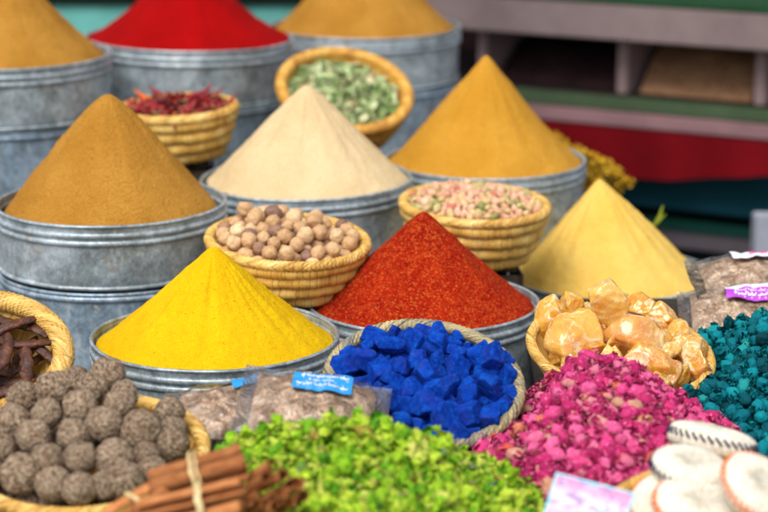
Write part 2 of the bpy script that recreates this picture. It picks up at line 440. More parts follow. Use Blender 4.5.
# ------------------------------------------------------------------ baskets
def basket(cx, cy, d, r, depth, label, tilt=(0,0,0), n=5, base=.62, rimr=.010, coil=None, mats=(STRAW, STRAWR), slant=1.2, squash=1.0, curve=1.7, group='round straw baskets', segs=14, wallrim=False):
    """rim centre at pixel; tilt = euler of rim plane. returns root and local->world matrix of rim plane"""
    c = P(cx, cy, d); Rm = Euler((R(tilt[0]),R(tilt[1]),R(tilt[2])), 'XYZ').to_matrix().to_4x4()
    M = Matrix.Translation(c) @ Rm
    root = empty('straw_basket'); root.matrix_world = M @ Matrix.Translation((0,0,-depth)); tag(root, label, 'basket', group)
    sd_ = int(cx+cy*3); rg = np.random.default_rng(sd_)
    mb = MB(); cr = coil or depth/(n)*.55
    bez = lambda q: (r*(base+(1-base)*q**(1/curve)), q*(depth-rimr*.6))
    for k in range(n):
        q = (k+.5)/n; rad, z_ = bez(q)
        ph = rg.uniform(0,6); ns = int(segs+rg.integers(-2,3))
        fn = lambda A, B, ph=ph, ns=ns, k=k: 1-.13*np.abs(np.cos(A*ns/2+ph+.35*np.sin(A*3+ph)))**9 + .035*vnoise(np.stack([(A*22).ravel(), (B*.5).ravel(), 0*A.ravel()+k],-1), sd_).reshape(A.shape)
        V, F_, UV = ringtube(rad-cr*.6, z_, cr*.95, 420, 12, .25, fn, rz=cr)
        V[:,2] += .0012*np.sin(np.arctan2(V[:,1],V[:,0])*3+ph); mb.add(V, F_, UV+np.array([rg.uniform(0,5),0]))
    # inner lining and floor
    prof = [(.001, cr)] + [(x-cr*1.3, z_+.004) for x, z_ in [bez(q) for q in np.linspace(0,1,12)]]
    V, F_ = lathe(prof, 120); a = np.arctan2(V[:,1],V[:,0]); UV = np.stack([a*r, np.hypot(V[:,0],V[:,1])],-1)
    mb.add(V, F_, UV+1e-4)
    prof = [(.001, 0), (r*base-cr, 0)]
    V, F_ = lathe(prof, 60); mb.add(V, F_)
    link('woven_body', mb.mesh('woven_body'), mats[0], root)
    # braided rim: strands twisted round the lip
    ns = int(2*math.pi*r/.0075)
    fn = lambda A, B: 1 + .055*np.cos(A*ns + np.abs(B-math.pi)*2.2) + .05*vnoise(np.stack([(A*ns/2).ravel(),(B).ravel(),0*A.ravel()],-1), sd_+1).reshape(A.shape)
    V, F_, UV = ringtube(r-rimr*.5, depth-rimr*.35, rimr, max(600, ns*8), 14, slant, fn, rz=rimr*squash)
    mb = MB(); mb.add(V, F_, UV); link('rim', mb.mesh('rim'), mats[1], root)
    return root, M
def dome(M, r, h, base=0.0, pw=2):
    """world height function of a dome over the rim plane M"""
    Mi = M.inverted()
    def fn(X, Y):
        # intersect the vertical line with the (slightly tilted) rim plane, then add the dome
        n = M.to_3x3() @ Vector((0,0,1)); o = M.translation
        z = o.z - ((X-o.x)*n.x+(Y-o.y)*n.y)/n.z
        l = Mi @ Vector((X,Y,z)); q = (l.x**2+l.y**2)/(r*r)
        if q > 1: return None
        return z + base + h*(1-q**(pw/2))
    return fn
def put(me, mat, name, label, cat, group, M, parts=None):
    o = link(name, me, mat); o.matrix_world = M; tag(o, label, cat, group); return o
def poisson(n, mind, sampler, tries=40):
    pts = []
    for k in range(n*tries):
        p = sampler()
        if p is None: continue
        if not pts or (((np.array(pts)-np.array(p[:2]))**2).sum(1).min() > mind*mind): pts.append(tuple(p[:2]))
        if len(pts) >= n: break
    return pts
def disc_sampler(r, rg=RNG):
    def f():
        a = rg.uniform(0,2*math.pi); q = r*math.sqrt(rg.uniform(0,1)); return (q*math.cos(a), q*math.sin(a))
    return f
def settle(rad, r, floor, iters=260, z0=.1, seed=0, g=.0012, wall=1.0):
    """drop spheres onto a local floor(x,y) inside radius r; simple relaxation"""
    rg = np.random.default_rng(seed); n = len(rad)
    a = rg.uniform(0,2*math.pi,n); q = r*.92*np.sqrt(rg.uniform(0,1,n))
    p = np.stack([q*np.cos(a), q*np.sin(a), rg.uniform(.02, z0, n)+rad],-1)
    for it in range(iters):
        p[:,2] -= g if it < iters*.8 else g*.4
        for _ in range(2):
            D = p[:,None,:]-p[None,:,:]; L = np.sqrt((D**2).sum(-1))+1e-9
            need = rad[:,None]+rad[None,:]-L; np.fill_diagonal(need, 0); need = np.maximum(need, 0)
            p += ((D/L[...,None])*need[...,None]*.28).sum(1)
            rr = np.hypot(p[:,0],p[:,1]); lim = r-rad*wall
            k = np.where(rr > lim, lim/np.maximum(rr,1e-6), 1); p[:,0] *= k; p[:,1] *= k
            f = floor(p[:,0],p[:,1])+rad*.9; p[:,2] = np.maximum(p[:,2], f)
    return p
def support(c, z1, r, label):
    """slatted crate standing on the table below a basket"""
    if z1-TAB < .02: return
    t = empty('wooden_crate', (c.x, c.y, TAB+.001), (0,0,RNG.uniform(-.1,.1))); tag(t, label, 'crate')
    H = z1-TAB-.002; w_ = r
    mb = MB()
    for k in range(4):
        x = -w_+k*(2*w_/4); mb.add(*box(x+.003,x+2*w_/4-.003,-w_,w_,H-.008,H))
    link('lid', mb.mesh('lid', False), CRATEW, t)
    mb = MB(); nn = max(1,int(H/.05))
    for k in range(nn):
        z_ = k*(H-.01)/nn
        for s in (-1,1):
            mb.add(*box(-w_,w_, s*w_-.005, s*w_+.005, z_+.004, z_+(H-.01)/nn-.003)); mb.add(*box(s*(w_+.006)-.004, s*(w_+.006)+.004, -w_+.006,w_-.006, z_+.004, z_+(H-.01)/nn-.003))
    link('side_slats', mb.mesh('side_slats', False), CRATEW, t)

# ---- nut basket
b, M = basket(288, 239, 3.76, .143, .088, 'golden coiled basket of round tan nuts behind the turmeric cone', (5,3,0), n=4, base=.66, rimr=.0095, segs=13, curve=2.3)
support(M.translation, b.matrix_world.translation.z-.006, .075, 'small slatted crate hidden beneath the nut basket')
NUT = NT('tan nut shell'); v = NUT.coords(); rd = NUT.rand()
col = NUT.ramp(rd, [(0,srgb(130,100,88)),(.08,srgb(156,118,96)),(.18,srgb(190,150,108)),(.7,srgb(206,168,124)),(1,srgb(226,196,154))])
col = NUT.mix(col, NUT.ramp(NUT.noise(v, 160, 4, .7), [(.35,(.55,.5,.46)),(.6,(1,1,1))]), .6, 'MULTIPLY')
NUT.fin(col, .6, 0, NUT.bump(NUT.noise(v, 240, 3, .6), .6, .0012), spec=.3)
nut_me = []
for k in range(7):
    D, F_ = ico(4); rg = np.random.default_rng(50+k)
    rr = 1+.16*fbm(D*1.6+k*3, k, 2)+.04*vnoise(D*6, k)
    V = D*rr[:,None]*np.array([1,1,rg.uniform(.9,1.12)]); V[:,2] += .12*np.exp(-((D[:,2]-1)**2)/.01)
    mb = MB(); mb.add(V*.0128, F_); nut_me.append(mb.mesh('nut'))
rad = RNG.uniform(.0112,.0150,135)
fl = lambda x,y: -.030+.030*(1-(x*x+y*y)/(.125**2))
pp = settle(rad, .127, fl, seed=3, z0=.12)
Rg = M
for k,(p,r_) in enumerate(zip(pp,rad)):
    put(nut_me[k%7], NUT.mat, 'nut', 'one of the round tan nuts heaped in the golden coiled basket', 'nut', 'tan nuts in the coiled basket', M @ rotm(rrot(), r_/.0128, p))
def filling(M, r, h, base, mat, name, label, cat, group=None, seed=0, pw=2):
    a = np.linspace(0,2*math.pi,90,endpoint=False); t = np.linspace(0.001,1,24); A,T = np.meshgrid(a,t,indexing='ij')
    X = r*T*np.cos(A); Y = r*T*np.sin(A); Z = base+h*(1-T**pw)
    V = np.stack([X,Y,Z],-1).reshape(-1,3); V[:,2] += .003*fbm(V*60, seed, 3)
    mb = MB(); mb.add(V, grid_faces(90,24,cu=True)); return mb
def dupstuff(mb, items, pts, zf, sc, seed=0):
    rg = np.random.default_rng(seed)
    for (x,y) in pts:
        V, F_ = items[rg.integers(len(items))]
        mb.add(V, F_, mat=rotm(rrot(rg), sc*rg.uniform(.8,1.2), (x,y,zf(x,y))))

# ---- seed basket
b, M = basket(475, 203, 4.05, .141, .104, 'golden coiled basket of small pinkish buds right of the centre', (3,2,0), n=4, base=.62, rimr=.0095, segs=15, curve=2.2)
support(M.translation, b.matrix_world.translation.z-.006, .075, 'small slatted crate hidden beneath the pinkish bud basket')
SEED = NT('pink green dried buds'); v = SEED.coords(); rd = SEED.rand()
col = SEED.ramp(rd, [(0,srgb(120,124,66)),(.12,srgb(170,166,104)),(.24,srgb(206,180,130)),(.6,srgb(204,150,122)),(.85,srgb(222,182,154)),(1,srgb(186,110,94))])
SEED.fin(col, .75, 0, SEED.bump(SEED.noise(v, 400, 3), .5, .001), spec=.2)
seed_v = [rock(70+k, 8, 9, 3, (1,.75,.75), .05, .02) for k in range(6)]
seed_me = []
for V,F_ in seed_v:
    mb = MB(); mb.add(V*.0092, F_); seed_me.append(mb.mesh('bud'))
zf = lambda x,y: .001+.018*(1-(x*x+y*y)/(.125**2))
pts = poisson(260, .0122, disc_sampler(.121))
for k,(x,y) in enumerate(pts):
    put(seed_me[k%6], SEED.mat, 'dried_bud', 'one of the small dried pinkish buds filling the coiled basket', 'dried bud', 'small pinkish buds in the coiled basket', M @ rotm(rrot(), RNG.uniform(.75,1.2), (x,y,zf(x,y)+RNG.uniform(-.003,.004))))
mb = filling(M, .124, .014, -.006, None, '', '', ''); dupstuff(mb, [(v_*.0075,f_) for v_,f_ in [(rock(90+k,8,9,2,(1,.75,.75)))for k in range(4)]], poisson(260,.010,disc_sampler(.122)), lambda x,y: zf(x,y)-.006, 1)
o = link('dried_buds', mb.mesh('dried_buds'), SEED.mat); o.matrix_world = M; tag(o, 'mass of small pinkish buds lying under the top layer of the coiled basket', 'dried buds', kind='stuff')

# ---- chilli pod basket
b, M = basket(177, 107, 4.5, .126, .104, 'golden coiled basket of dried red chillies behind the brown cumin cone', (2,-2,0), n=4, base=.60, rimr=.011, segs=13, curve=2.2)
support(M.translation, b.matrix_world.translation.z-.006, .065, 'small slatted crate hidden beneath the chilli basket')
CHP = NT('dried chilli skin'); v = CHP.coords(); rd = CHP.rand()
col = CHP.ramp(rd, [(0,srgb(74,6,14)),(.4,srgb(118,8,20)),(.8,srgb(156,12,26)),(.95,srgb(130,10,20)),(1,srgb(216,110,30))])
CHP.fin(col, .35, 0, CHP.bump(CHP.noise(v, 130, 4), .8, .003), spec=.5)
STEM = NT('dry green stalk'); STEM.fin((.35,.36,.12), .7)
chp = []
for k in range(6):
    rg = np.random.default_rng(200+k); n = 22; L = .062; bend = rg.uniform(.3,1.1)
    pts_ = [(L*(math.sin(bend*t)/bend), L*(1-math.cos(bend*t))/bend*1.2, .004*math.sin(t*5+k)) for t in np.linspace(0,1,n)]
    rad_ = [.0062*min(1, (t*9+.25))*(1-t**3*.85)*(1+.2*math.sin(t*21+k)) for t in np.linspace(0,1,n)]
    V,F_ = tube(pts_, rad_, 12); V += (fbm(V*150, k, 2)*.0011)[:,None]
    mb = MB(); mb.add(V,F_); mb2 = MB(); mb2.add(*tube([(0,0,0),(-.008,-.002,.002),(-.017,-.001,.006)], [.0022,.0012,.0012], 6))
    chp.append((mb.mesh('chilli'), mb2.mesh('stalk')))
zf = lambda x,y: -.002+.016*(1-(x*x+y*y)/(.11**2))
for lay,(nn,md,dz) in enumerate(((60,.0125,-.008),(75,.0115,.002))):
    for k,(x,y) in enumerate(poisson(nn, md, disc_sampler(.104))):
        th = RNG.uniform(0,6.3); o = put(chp[(k+lay)%6][0], CHP.mat, 'dried_chilli', 'one of the shrivelled red chilli pods piled in the coiled basket', 'dried chilli', 'red chilli pods in the coiled basket',
            M @ rotm((RNG.uniform(0,6.3), RNG.uniform(-.12,.22), th), RNG.uniform(.7,.95), (x-.026*math.cos(th),y-.026*math.sin(th),zf(x,y)+dz)))
        s_ = link('stalk', chp[(k+lay)%6][1], STEM.mat, o)
mb = filling(M, .108, .012, -.02, None,'','',''); o = link('chilli_litter', mb.mesh('chilli_litter'), CHP.mat); o.matrix_world = M; tag(o, 'mass of broken red chillies at the bottom of the coiled basket', 'dried chillies', kind='stuff')

# ---- leaf basket (tilted)
b, M = basket(345, 89, 4.75, .149, .115, 'orange straw bowl of pale green leaves tilted towards the viewer', (27,9,0), n=6, base=.60, rimr=.013, mats=(STRAWO,STRAWO), slant=.6, coil=.012, curve=2.0)
support(Vector((M.translation.x+.0,M.translation.y+.03,0)), b.matrix_world.translation.z-.03, .06, 'small slatted crate hidden beneath the green leaf bowl')
LEAF = NT('dried pale leaf'); v = LEAF.coords(); rd = LEAF.rand()
col = LEAF.ramp(rd, [(0,srgb(96,124,60)),(.25,srgb(146,166,108)),(.6,srgb(184,198,148)),(.88,srgb(214,216,176)),(1,srgb(176,140,100))])
LEAF.fin(col, .7, 0, LEAF.bump(LEAF.noise(v, 300, 3), .4, .001), spec=.25)
leafv = [flake(300+k, 1, .5, .5, 7, 5, .06) for k in range(6)]
leaf_me = []
for V,F_ in leafv:
    mb = MB(); mb.add(V*.0155, F_); leaf_me.append(mb.mesh('leaf'))
zf = lambda x,y: -.022+.026*(1-(x*x+y*y)/(.12**2))
for k,(x,y) in enumerate(poisson(230, .0105, disc_sampler(.118))):
    put(leaf_me[k%6], LEAF.mat, 'dried_leaf', 'one of the pale green dried leaves in the tilted orange bowl', 'dried leaf', 'pale green leaves in the tilted bowl', M @ rotm((RNG.normal(0,.6),RNG.normal(0,.6),RNG.uniform(0,6.3)), RNG.uniform(.7,1.2), (x,y,zf(x,y)+RNG.uniform(-.003,.006))))
mb = filling(M, .124, .026, -.029, None,'','',''); dupstuff(mb, [(v_*.012,f_) for v_,f_ in leafv], poisson(420,.006,disc_sampler(.120)), lambda x,y: zf(x,y)-.002, 1)
o = link('dried_leaves', mb.mesh('dried_leaves'), LEAF.mat); o.matrix_world = M; tag(o, 'mass of crumbled pale green leaves filling the tilted orange bowl', 'dried leaves', kind='stuff')

# ---- blue basket
b, M = basket(424, 382, 3.15, .146, .062, 'greyish woven basket full of blue pigment lumps', (22,3.5,0), n=7, base=.66, rimr=.0098, mats=(STRAWG,STRAWG), slant=1.5, curve=1.4)
BLUE = NT('blue pigment lump'); v = BLUE.coords(); rd = BLUE.rand()
col = BLUE.ramp(BLUE.noise(v, 55, 5, .65), [(.3,srgb(2,42,140)),(.5,srgb(4,76,200)),(.75,srgb(12,112,232))])
mp = BLUE.coords('Object', (1,1,1))
wv = BLUE.n('ShaderNodeTexWave'); BLUE.L.new(mp, wv.inputs['Vector']); wv.inputs['Scale'].default_value = 110; wv.inputs['Distortion'].default_value = 3; wv.inputs['Detail'].default_value = 2
wv2 = BLUE.n('ShaderNodeTexWave'); wv2.bands_direction = 'Z'; BLUE.L.new(mp, wv2.inputs['Vector']); wv2.inputs['Scale'].default_value = 110; wv2.inputs['Distortion'].default_value = 3; wv2.inputs['Detail'].default_value = 2
gr = BLUE.math('MULTIPLY', wv.outputs['Fac'], wv2.outputs['Fac'])
pm = BLUE.ramp(BLUE.noise(v, 26, 3, .5), [(.54,(0,0,0)),(.68,(.5,)*3)])
col = BLUE.mix(col, srgb(52,34,150), pm); col = BLUE.mix(col, srgb(40,120,230), BLUE.ramp(BLUE.noise(v, 120, 5, .75), [(.56,(0,0,0)),(.68,(.5,)*3)]))
col = BLUE.mix(col, BLUE.ramp(gr, [(0,(.62,.62,.7)),(.4,(1,1,1))]), .6, 'MULTIPLY')
BLUE.fin(col, .9, 0, BLUE.bump(gr, .6, .0016, BLUE.bump(BLUE.noise(v, 150, 6, .75), 1.0, .006)), spec=.15)
blue_me = []
for k in range(10):
    rg = np.random.default_rng(400+k)
    V,F_ = rock(400+k, p=60, sub=5, size=tuple(rg.uniform([.95,.8,.6],[1.35,1.1,.95])), rough=.045, fine=.012, boxy=True)
    mb = MB(); mb.add(V*.024, F_); blue_me.append(mb.mesh('blue_lump'))
rad = np.concatenate([RNG.uniform(.0140,.0180,100), RNG.uniform(.0085,.0120,85)])
pp = settle(rad, .140, lambda x,y: -.046+.016*(1-(x*x+y*y)/(.13**2)), seed=14, z0=.2, iters=300)
for k,(p,r_) in enumerate(zip(pp,rad)):
    put(blue_me[k%10], BLUE.mat, 'blue_lump', 'one of the deep blue pigment lumps heaped in the greyish basket', 'pigment lump', 'blue pigment lumps in the basket', M @ rotm(rrot(), r_/.0188, p))

# ---- resin basket
b, M = basket(621, 349, 3.42, .149, .060, 'golden woven basket heaped with amber resin chunks', (13,6,0), n=7, base=.66, rimr=.0085, mats=(STRAW,STRAWR), slant=1.5, curve=1.4)
RES = NT('amber resin'); v = RES.coords(); rd = RES.rand()
col = RES.ramp(rd, [(0,srgb(242,152,40)),(.4,srgb(250,180,66)),(.8,srgb(252,204,112)),(1,srgb(214,108,54))])
dust = RES.ramp(RES.noise(v, 60, 7, .78, 1.4), [(.50,(0,0,0)),(.61,(.72,)*3)])
yel = RES.ramp(RES.noise(v, 40, 4, .6), [(.52,(0,0,0)),(.66,(.7,)*3)])
red = RES.ramp(RES.noise(v, 22, 3, .5), [(.56,(0,0,0)),(.72,(.6,)*3)])
col = RES.mix(col, srgb(255,206,60), yel); col = RES.mix(col, srgb(226,112,40), red); col = RES.mix(col, srgb(255,240,214), dust)
chip = RES.vor(v, 48, 'F1'); chip2 = RES.vor(v, 150, 'F1')
nrm = RES.bump(chip, .8, .009, RES.bump(chip2, .6, .003))
RES.fin(col, RES.ramp(dust, [(0,(.2,)*3),(1,(.8,)*3)]), 0, nrm, spec=.8, Subsurface_Weight=.6, Subsurface_Scale=.03, Subsurface_Radius=(1,.5,.15), Transmission_Weight=.28, IOR=1.54)
res_me = []
for k in range(9):
    rg = np.random.default_rng(500+k)
    V,F_ = rock(500+k, 17, 60, 5, tuple(rg.uniform([.95,.8,.7],[1.25,1.0,.95])), .03, .008, freq=2.2)
    mb = MB(); mb.add(V*.02, F_); res_me.append(mb.mesh('resin_chunk'))
fn = dome(M, .152, .028, -.006)
z4 = lambda x,y: (520+x/3.097, 270+y/3.097)
RC = [(95,155,56,'left end of the pile'),(160,112,40,'back left of the pile'),(202,158,42,'behind the left front chunk'),(268,92,62,'pinkish, at the very top of the pile'),(312,132,58,'just below the topmost pinkish chunk'),
 (372,104,40,'upper right of the topmost chunk'),(440,162,56,'yellow, at the right shoulder of the pile'),(345,208,80,'largest, in the middle of the pile'),(170,232,78,'wide, front left above the pink buds'),(248,196,34,'small, between the wide and the largest chunk'),
 (278,292,44,'small pale, at the front touching the pink buds'),(398,292,82,'broad, front centre of the basket'),(532,250,64,'pale dusty, right end above the rim'),(488,200,44,'behind the pale dusty chunk at the right'),(545,300,48,'front right on the rim'),
 (470,325,42,'dark reddish, low at the front rim'),(430,345,34,'flat, on the front rim'),(130,200,40,'left side above the rim'),(120,245,40,'front left corner on the rim')]
for k,(x,y,rp,where) in enumerate(RC):
    px, py = z4(x,y); q = ray_hit(px, py, fn)
    if q is None:
        q = P(px, py, 3.42)
    r_ = rp/3.097/F*proj(q)[2]
    me = res_me[k%9]
    e = RNG.uniform(0,6.3,3)
    put(me, RES.mat, 'resin_chunk', 'amber resin chunk, '+where, 'resin chunk', 'amber resin chunks in the basket', rotm(e, r_/.0176, q))
for k,(x,y) in enumerate(poisson(26, .034, disc_sampler(.118))):
    zz = -.004+.034*(1-(x*x+y*y)/(.14**2))
    put(res_me[k%9], RES.mat, 'resin_chunk', 'amber resin chunk lying beneath the top layer of the basket', 'resin chunk', 'amber resin chunks under the top layer', M @ rotm(rrot(), 1.0, (x,y,zz-.01)))

# ---- ball basket
b, M = basket(86, 452, 2.93, .166, .070, 'golden basket of rough brown balls in the bottom left corner', (10,-1,0), n=6, base=.66, rimr=.0105, mats=(STRAWO,STRAWR), slant=1.0, curve=1.4)
BAL = NT('rough brown ball'); v = BAL.coords(); rd = BAL.rand()
col = BAL.ramp(BAL.noise(v, 240, 4, .75), [(.36,srgb(72,54,42)),(.5,srgb(152,130,108)),(.66,srgb(212,190,164))])
col = BAL.mix(col, srgb(150,98,56), BAL.ramp(BAL.noise(v, 95, 3, .6), [(.6,(0,0,0)),(.7,(.6,)*3)]))
col = BAL.mix(col, BAL.ramp(rd, [(0,(.82,.80,.78)),(1,(1.08,1.08,1.08))]), 1, 'MULTIPLY')
BAL.fin(col, .9, 0, BAL.bump(BAL.noise(v, 190, 5, .75), 1.0, .006), spec=.2)
bal_me = []
for k in range(8):
    D,F_ = ico(5); rr = 1+.13*fbm(D*1.4+k*5, k, 2)+.07*fbm(D*6+k, k+9, 3)+.03*vnoise(D*15, k)
    mb = MB(); mb.add(D*rr[:,None]*.023, F_); bal_me.append(mb.mesh('ball'))
fn = dome(M, .165, .062, .002)
BL = [(320,103,52),(225,118,39),(160,148,58),(68,172,48),(275,148,50),(370,162,42),(240,203,52),(355,192,45),(140,222,45),(38,245,55),(505,218,46),(310,252,55),(218,285,50),(420,270,62),(100,290,52),(515,268,40),(515,312,53),(5,330,48),(140,358,51),(240,352,49),(342,350,58),(65,400,62),(160,430,52),(236,446,54),(312,432,44),(375,420,56),(455,390,45),(435,345,42),(-30,280,55),(-40,400,55)]
rows = [[],[],[],[],[]]
for i,(x,y,r_) in enumerate(BL): rows[min(4,int((y-95)/70))].append(i)
names5 = ['back row','second row','middle row','fourth row','front row']
ords = ['first','second','third','fourth','fifth','sixth','seventh','eighth','ninth','tenth']
lab = {}
for rn, rw in zip(names5, rows):
    for o_, i in enumerate(sorted(rw, key=lambda i: BL[i][0])): lab[i] = f'rough brown ball, {ords[o_]} from the left in the {rn} of its basket'
for k,(x,y,rp) in enumerate(BL):
    px, py = x/2.977, 340+y/2.977; q = ray_hit(px, py, fn)
    if q is None: q = P(px, py, 3.02 if y < 200 else 2.86)
    r_ = rp/2.977/F*proj(q)[2]
    put(bal_me[k%8], BAL.mat, 'spice_ball', lab[k], 'spice ball', 'rough brown balls in the basket', rotm(rrot(), r_/.0226, q))
for k,(x,y) in enumerate(poisson(30, .036, disc_sampler(.125))):
    zz = -.038+.045*(1-(x*x+y*y)/(.15**2))
    put(bal_me[k%8], BAL.mat, 'spice_ball', 'rough brown ball lying beneath the top layer of the basket', 'spice ball', 'rough brown balls under the top layer', M @ rotm(rrot(), .95, (x,y,zz)))

# ---- dark pod basket
b, M = basket(-22, 352, 3.22, .136, .075, 'golden basket of dark brown pods cut off by the left edge', (25,5,0), n=6, base=.6, rimr=.016, mats=(STRAW,STRAWR), slant=1.4, curve=1.4)
support(Vector((M.translation.x,M.translation.y+.03,0)), b.matrix_world.translation.z-.035, .07, 'small slatted crate beneath the dark pod basket')
POD = NT('dark brown pod skin'); v = POD.coords(); rd = POD.rand()
col = POD.ramp(POD.noise(v, 60, 5, .6), [(.3,srgb(36,18,10)),(.6,srgb(84,44,26)),(.8,srgb(132,80,50))])
POD.fin(col, .45, 0, POD.bump(POD.noise(v, 70, 5, .65), .9, .004), spec=.5)
pod_me = []
for k in range(5):
    rg = np.random.default_rng(600+k); n = 30; L = .12; bend = rg.uniform(.5,1.4)
    ts = np.linspace(0,1,n)
    pts_ = [(L*(math.sin(bend*(t-.5))/bend), L*(1-math.cos(bend*(t-.5)))/bend, .004*math.sin(t*7+k)) for t in ts]
    rad_ = [.0112*(math.sin(math.pi*min(1,max(0,.06+.9*t)))**.5)*(1+.05*math.sin(t*34+k)) for t in ts]
    V,F_ = tube(pts_, rad_, 20); V[:,2] *= .58; V += (fbm(V*120, k, 3)*.0034)[:,None]
    mb = MB(); mb.add(V,F_); pod_me.append(mb.mesh('pod'))
PODS = [(-.01,-.01,1.35,.010,1),(.035,-.02,1.2,.002,.85),(.06,.03,.15,0,.8),(.075,-.01,1.75,-.004,.75),(.03,.06,.5,.0,.8),(-.04,.05,2.2,.004,.9),(.0,-.07,1.0,-.002,.9),(.05,-.07,.5,-.008,.75),(-.05,-.05,1.6,.0,.9),(.09,.03,2.5,-.012,.6),(.055,.085,2.7,-.012,.7),(-.02,.03,.8,.012,.85),(.0,.095,3.0,-.01,.7),(-.08,0,1.5,0,.9)]
wh = ['longest, standing upright at the left edge','right of the longest one','curled, lying across the middle','flat, leaning on the right rim','crossing towards the back rim','at the back beside the left edge','at the front beside the left edge','at the front right','in the lower left','short, tucked against the right rim','short, under the back rim','slanting over the middle','lying along the back rim','leaning on the left wall']
for k,(x,y,a,z_,s_) in enumerate(PODS):
    put(pod_me[k%5], POD.mat, 'dark_pod', 'wrinkled dark brown pod, '+wh[k], 'pod', 'dark pods in the left basket', M @ rotm((RNG.uniform(-.4,.4),RNG.uniform(-.15,.15),a), s_*1.22, (x,y,z_-.002)))
for k,(x,y) in enumerate(poisson(26, .022, disc_sampler(.09))):
    put(pod_me[k%5], POD.mat, 'dark_pod', 'wrinkled dark pod lying beneath the top layer of the basket', 'pod', 'dark pods under the top layer', M @ rotm((0,0,RNG.uniform(0,6)), .75, (x,y,-.035)))

# ------------------------------------------------------------------ heaps of flowers
def heapfn(pk, sx, sf, sb, e=.05, sxl=None):
    # the heaps lap against the two baskets without covering their rims
    keep = ((.059, 3.01, .150, CH-1.014, 1.2), (.380, 3.27, .152, CH-1.030, 1.2), (-.409, 2.778, .176, CH-1.02, 1.9))
    def fn(X, Y):
        dx = X-pk.x; dy = Y-pk.y
        a = dx*(sx if dx > 0 else (sxl or sx)); b_ = dy*(sb if dy > 0 else sf)
        z = pk.z - (np.sqrt(a*a+b_*b_+(e*.4)**2)-e*.4)
        for bx, by, br, bz, k in keep:
            z = min(z, bz+k*max(0, math.hypot(X-bx,Y-by)-br))
        return z
    return fn
def petalmat(name, stops, rough=.85, pale=None):
    m = NT(name); v = m.coords(); rd = m.rand(); col = m.ramp(rd, stops)
    col = m.mix(col, m.ramp(m.noise(v, 180, 4, .7), [(.35,(.62,.62,.62)),(.62,(1.05,)*3)]), .7, 'MULTIPLY')
    if pale: col = m.mix(col, pale, m.ramp(m.noise(v, 210, 4, .75), [(.57,(0,0,0)),(.68,(.65,)*3)]))
    return m.fin(col, rough, 0, m.bump(m.noise(v, 260, 5, .7), .9, .003), spec=.12)
def budmesh(seed, sub=3, open_=.5):
    D,F_ = ico(sub); rg = np.random.default_rng(seed)
    th = np.arctan2(D[:,1],D[:,0]); z = D[:,2]
    pet = np.abs(np.sin(th*1.5+z*2.2+seed)); pet2 = np.abs(np.sin(th*2.5-z*1.4+seed*2))
    rr = (1-.16*(1-pet)**2-.08*(1-pet2)**3)*(1-.30*np.maximum(z,0)**2)
    V = D*rr[:,None]; V[:,2] = z*1.38; V *= (1+.20*fbm(D*3.0+seed, seed, 3)+.05*vnoise(D*9, seed))[:,None]
    mb = MB(); mb.add(V,F_)
    for k in range(5):                                   # loose outer petals
        Vf,Ff = flake(seed*9+k, .62, .42, .6, 6, 5, .15)
        a = rg.uniform(0,6.3); mb.add(Vf, Ff, mat=rotm((0,R(65)*rg.uniform(.7,1.3),a), 1, (.75*math.cos(a),.75*math.sin(a),-.25)))
    for k in range(4):                                   # sepals
        a = k*1.57+rg.uniform(0,.5); Vf,Ff = flake(seed*5+k, .7, .16, .2, 4, 3, .03)
        mb.add(Vf,Ff, mat=rotm((0,-R(50),a),1,(.55*math.cos(a),.55*math.sin(a),-1.05)))
    return mb
def frill(seed, n=7):
    """crumpled opened flower"""
    mb = MB(); rg = np.random.default_rng(seed)
    for k in range(n):
        Vf,Ff = flake(seed*31+k, .60, .34, .6, 6, 4, .20); mb.add(Vf,Ff, mat=rotm(rrot(rg), rg.uniform(.6,1), rg.normal(0,.28,3)))
    return mb
def tuft(seed):
    """small crumpled green rosette"""
    mb = MB(); rg = np.random.default_rng(seed)
    for k in range(3):
        V,F_ = rock(seed*7+k, 7, 6, 3, (1,.8,.7), .42, .09, freq=3.2); mb.add(V*rg.uniform(.5,.75), F_, mat=rotm(rrot(rg),1,rg.normal(0,.34,3)))
    for k in range(6):
        Vf,Ff = flake(seed*3+k, .50, .36, .6, 5, 5, .17); mb.add(Vf,Ff, mat=rotm(rrot(rg), 1, rg.normal(0,.42,3)))
    return mb
def arrs(mb): return (np.concatenate(mb.v), mb.f)
def mound(fn, x0,x1,y0,y1, zmin, mat, name, label, cat, items, density, sc, inside, seed, dz=-.008, rng_bits=None, top_lift=.0):
    """uncountable underlayer: a solid mound covered with many small pieces, one object"""
    nx, ny = 90, 90; xs = np.linspace(x0,x1,nx); ys = np.linspace(y0,y1,ny)
    X,Y = np.meshgrid(xs,ys,indexing='ij'); Z = np.maximum(fn_v(fn,X,Y)-.016, zmin)
    V = np.stack([X,Y,Z],-1).reshape(-1,3); V[:,2] += .005*fbm(V*55, seed, 3)
    mb = MB()
    keep = (Z > zmin+1e-4)
    F_ = [f for f in grid_faces(nx,ny) if any(keep.ravel()[list(f)])]
    mb.add(V, F_)
    rg = np.random.default_rng(seed)
    n = density
    for k in range(n):
        x = rg.uniform(x0,x1); y = rg.uniform(y0,y1)
        z = float(fn(x,y))
        if z < zmin or not inside(x,y,z): continue
        v_, f_ = items[rg.integers(len(items))]
        mb.add(v_, f_, mat=rotm(rrot(rg), sc*rg.uniform(.6,1.15), (x,y,z+dz+rg.uniform(-.004,.005))))
    o = link(name, mb.mesh(name), mat); tag(o, label, cat, kind='stuff'); return o
def fn_v(fn, X, Y):
    out = np.empty(X.shape)
    for i in range(X.shape[0]):
        for j in range(X.shape[1]): out[i,j] = fn(X[i,j],Y[i,j])
    return out
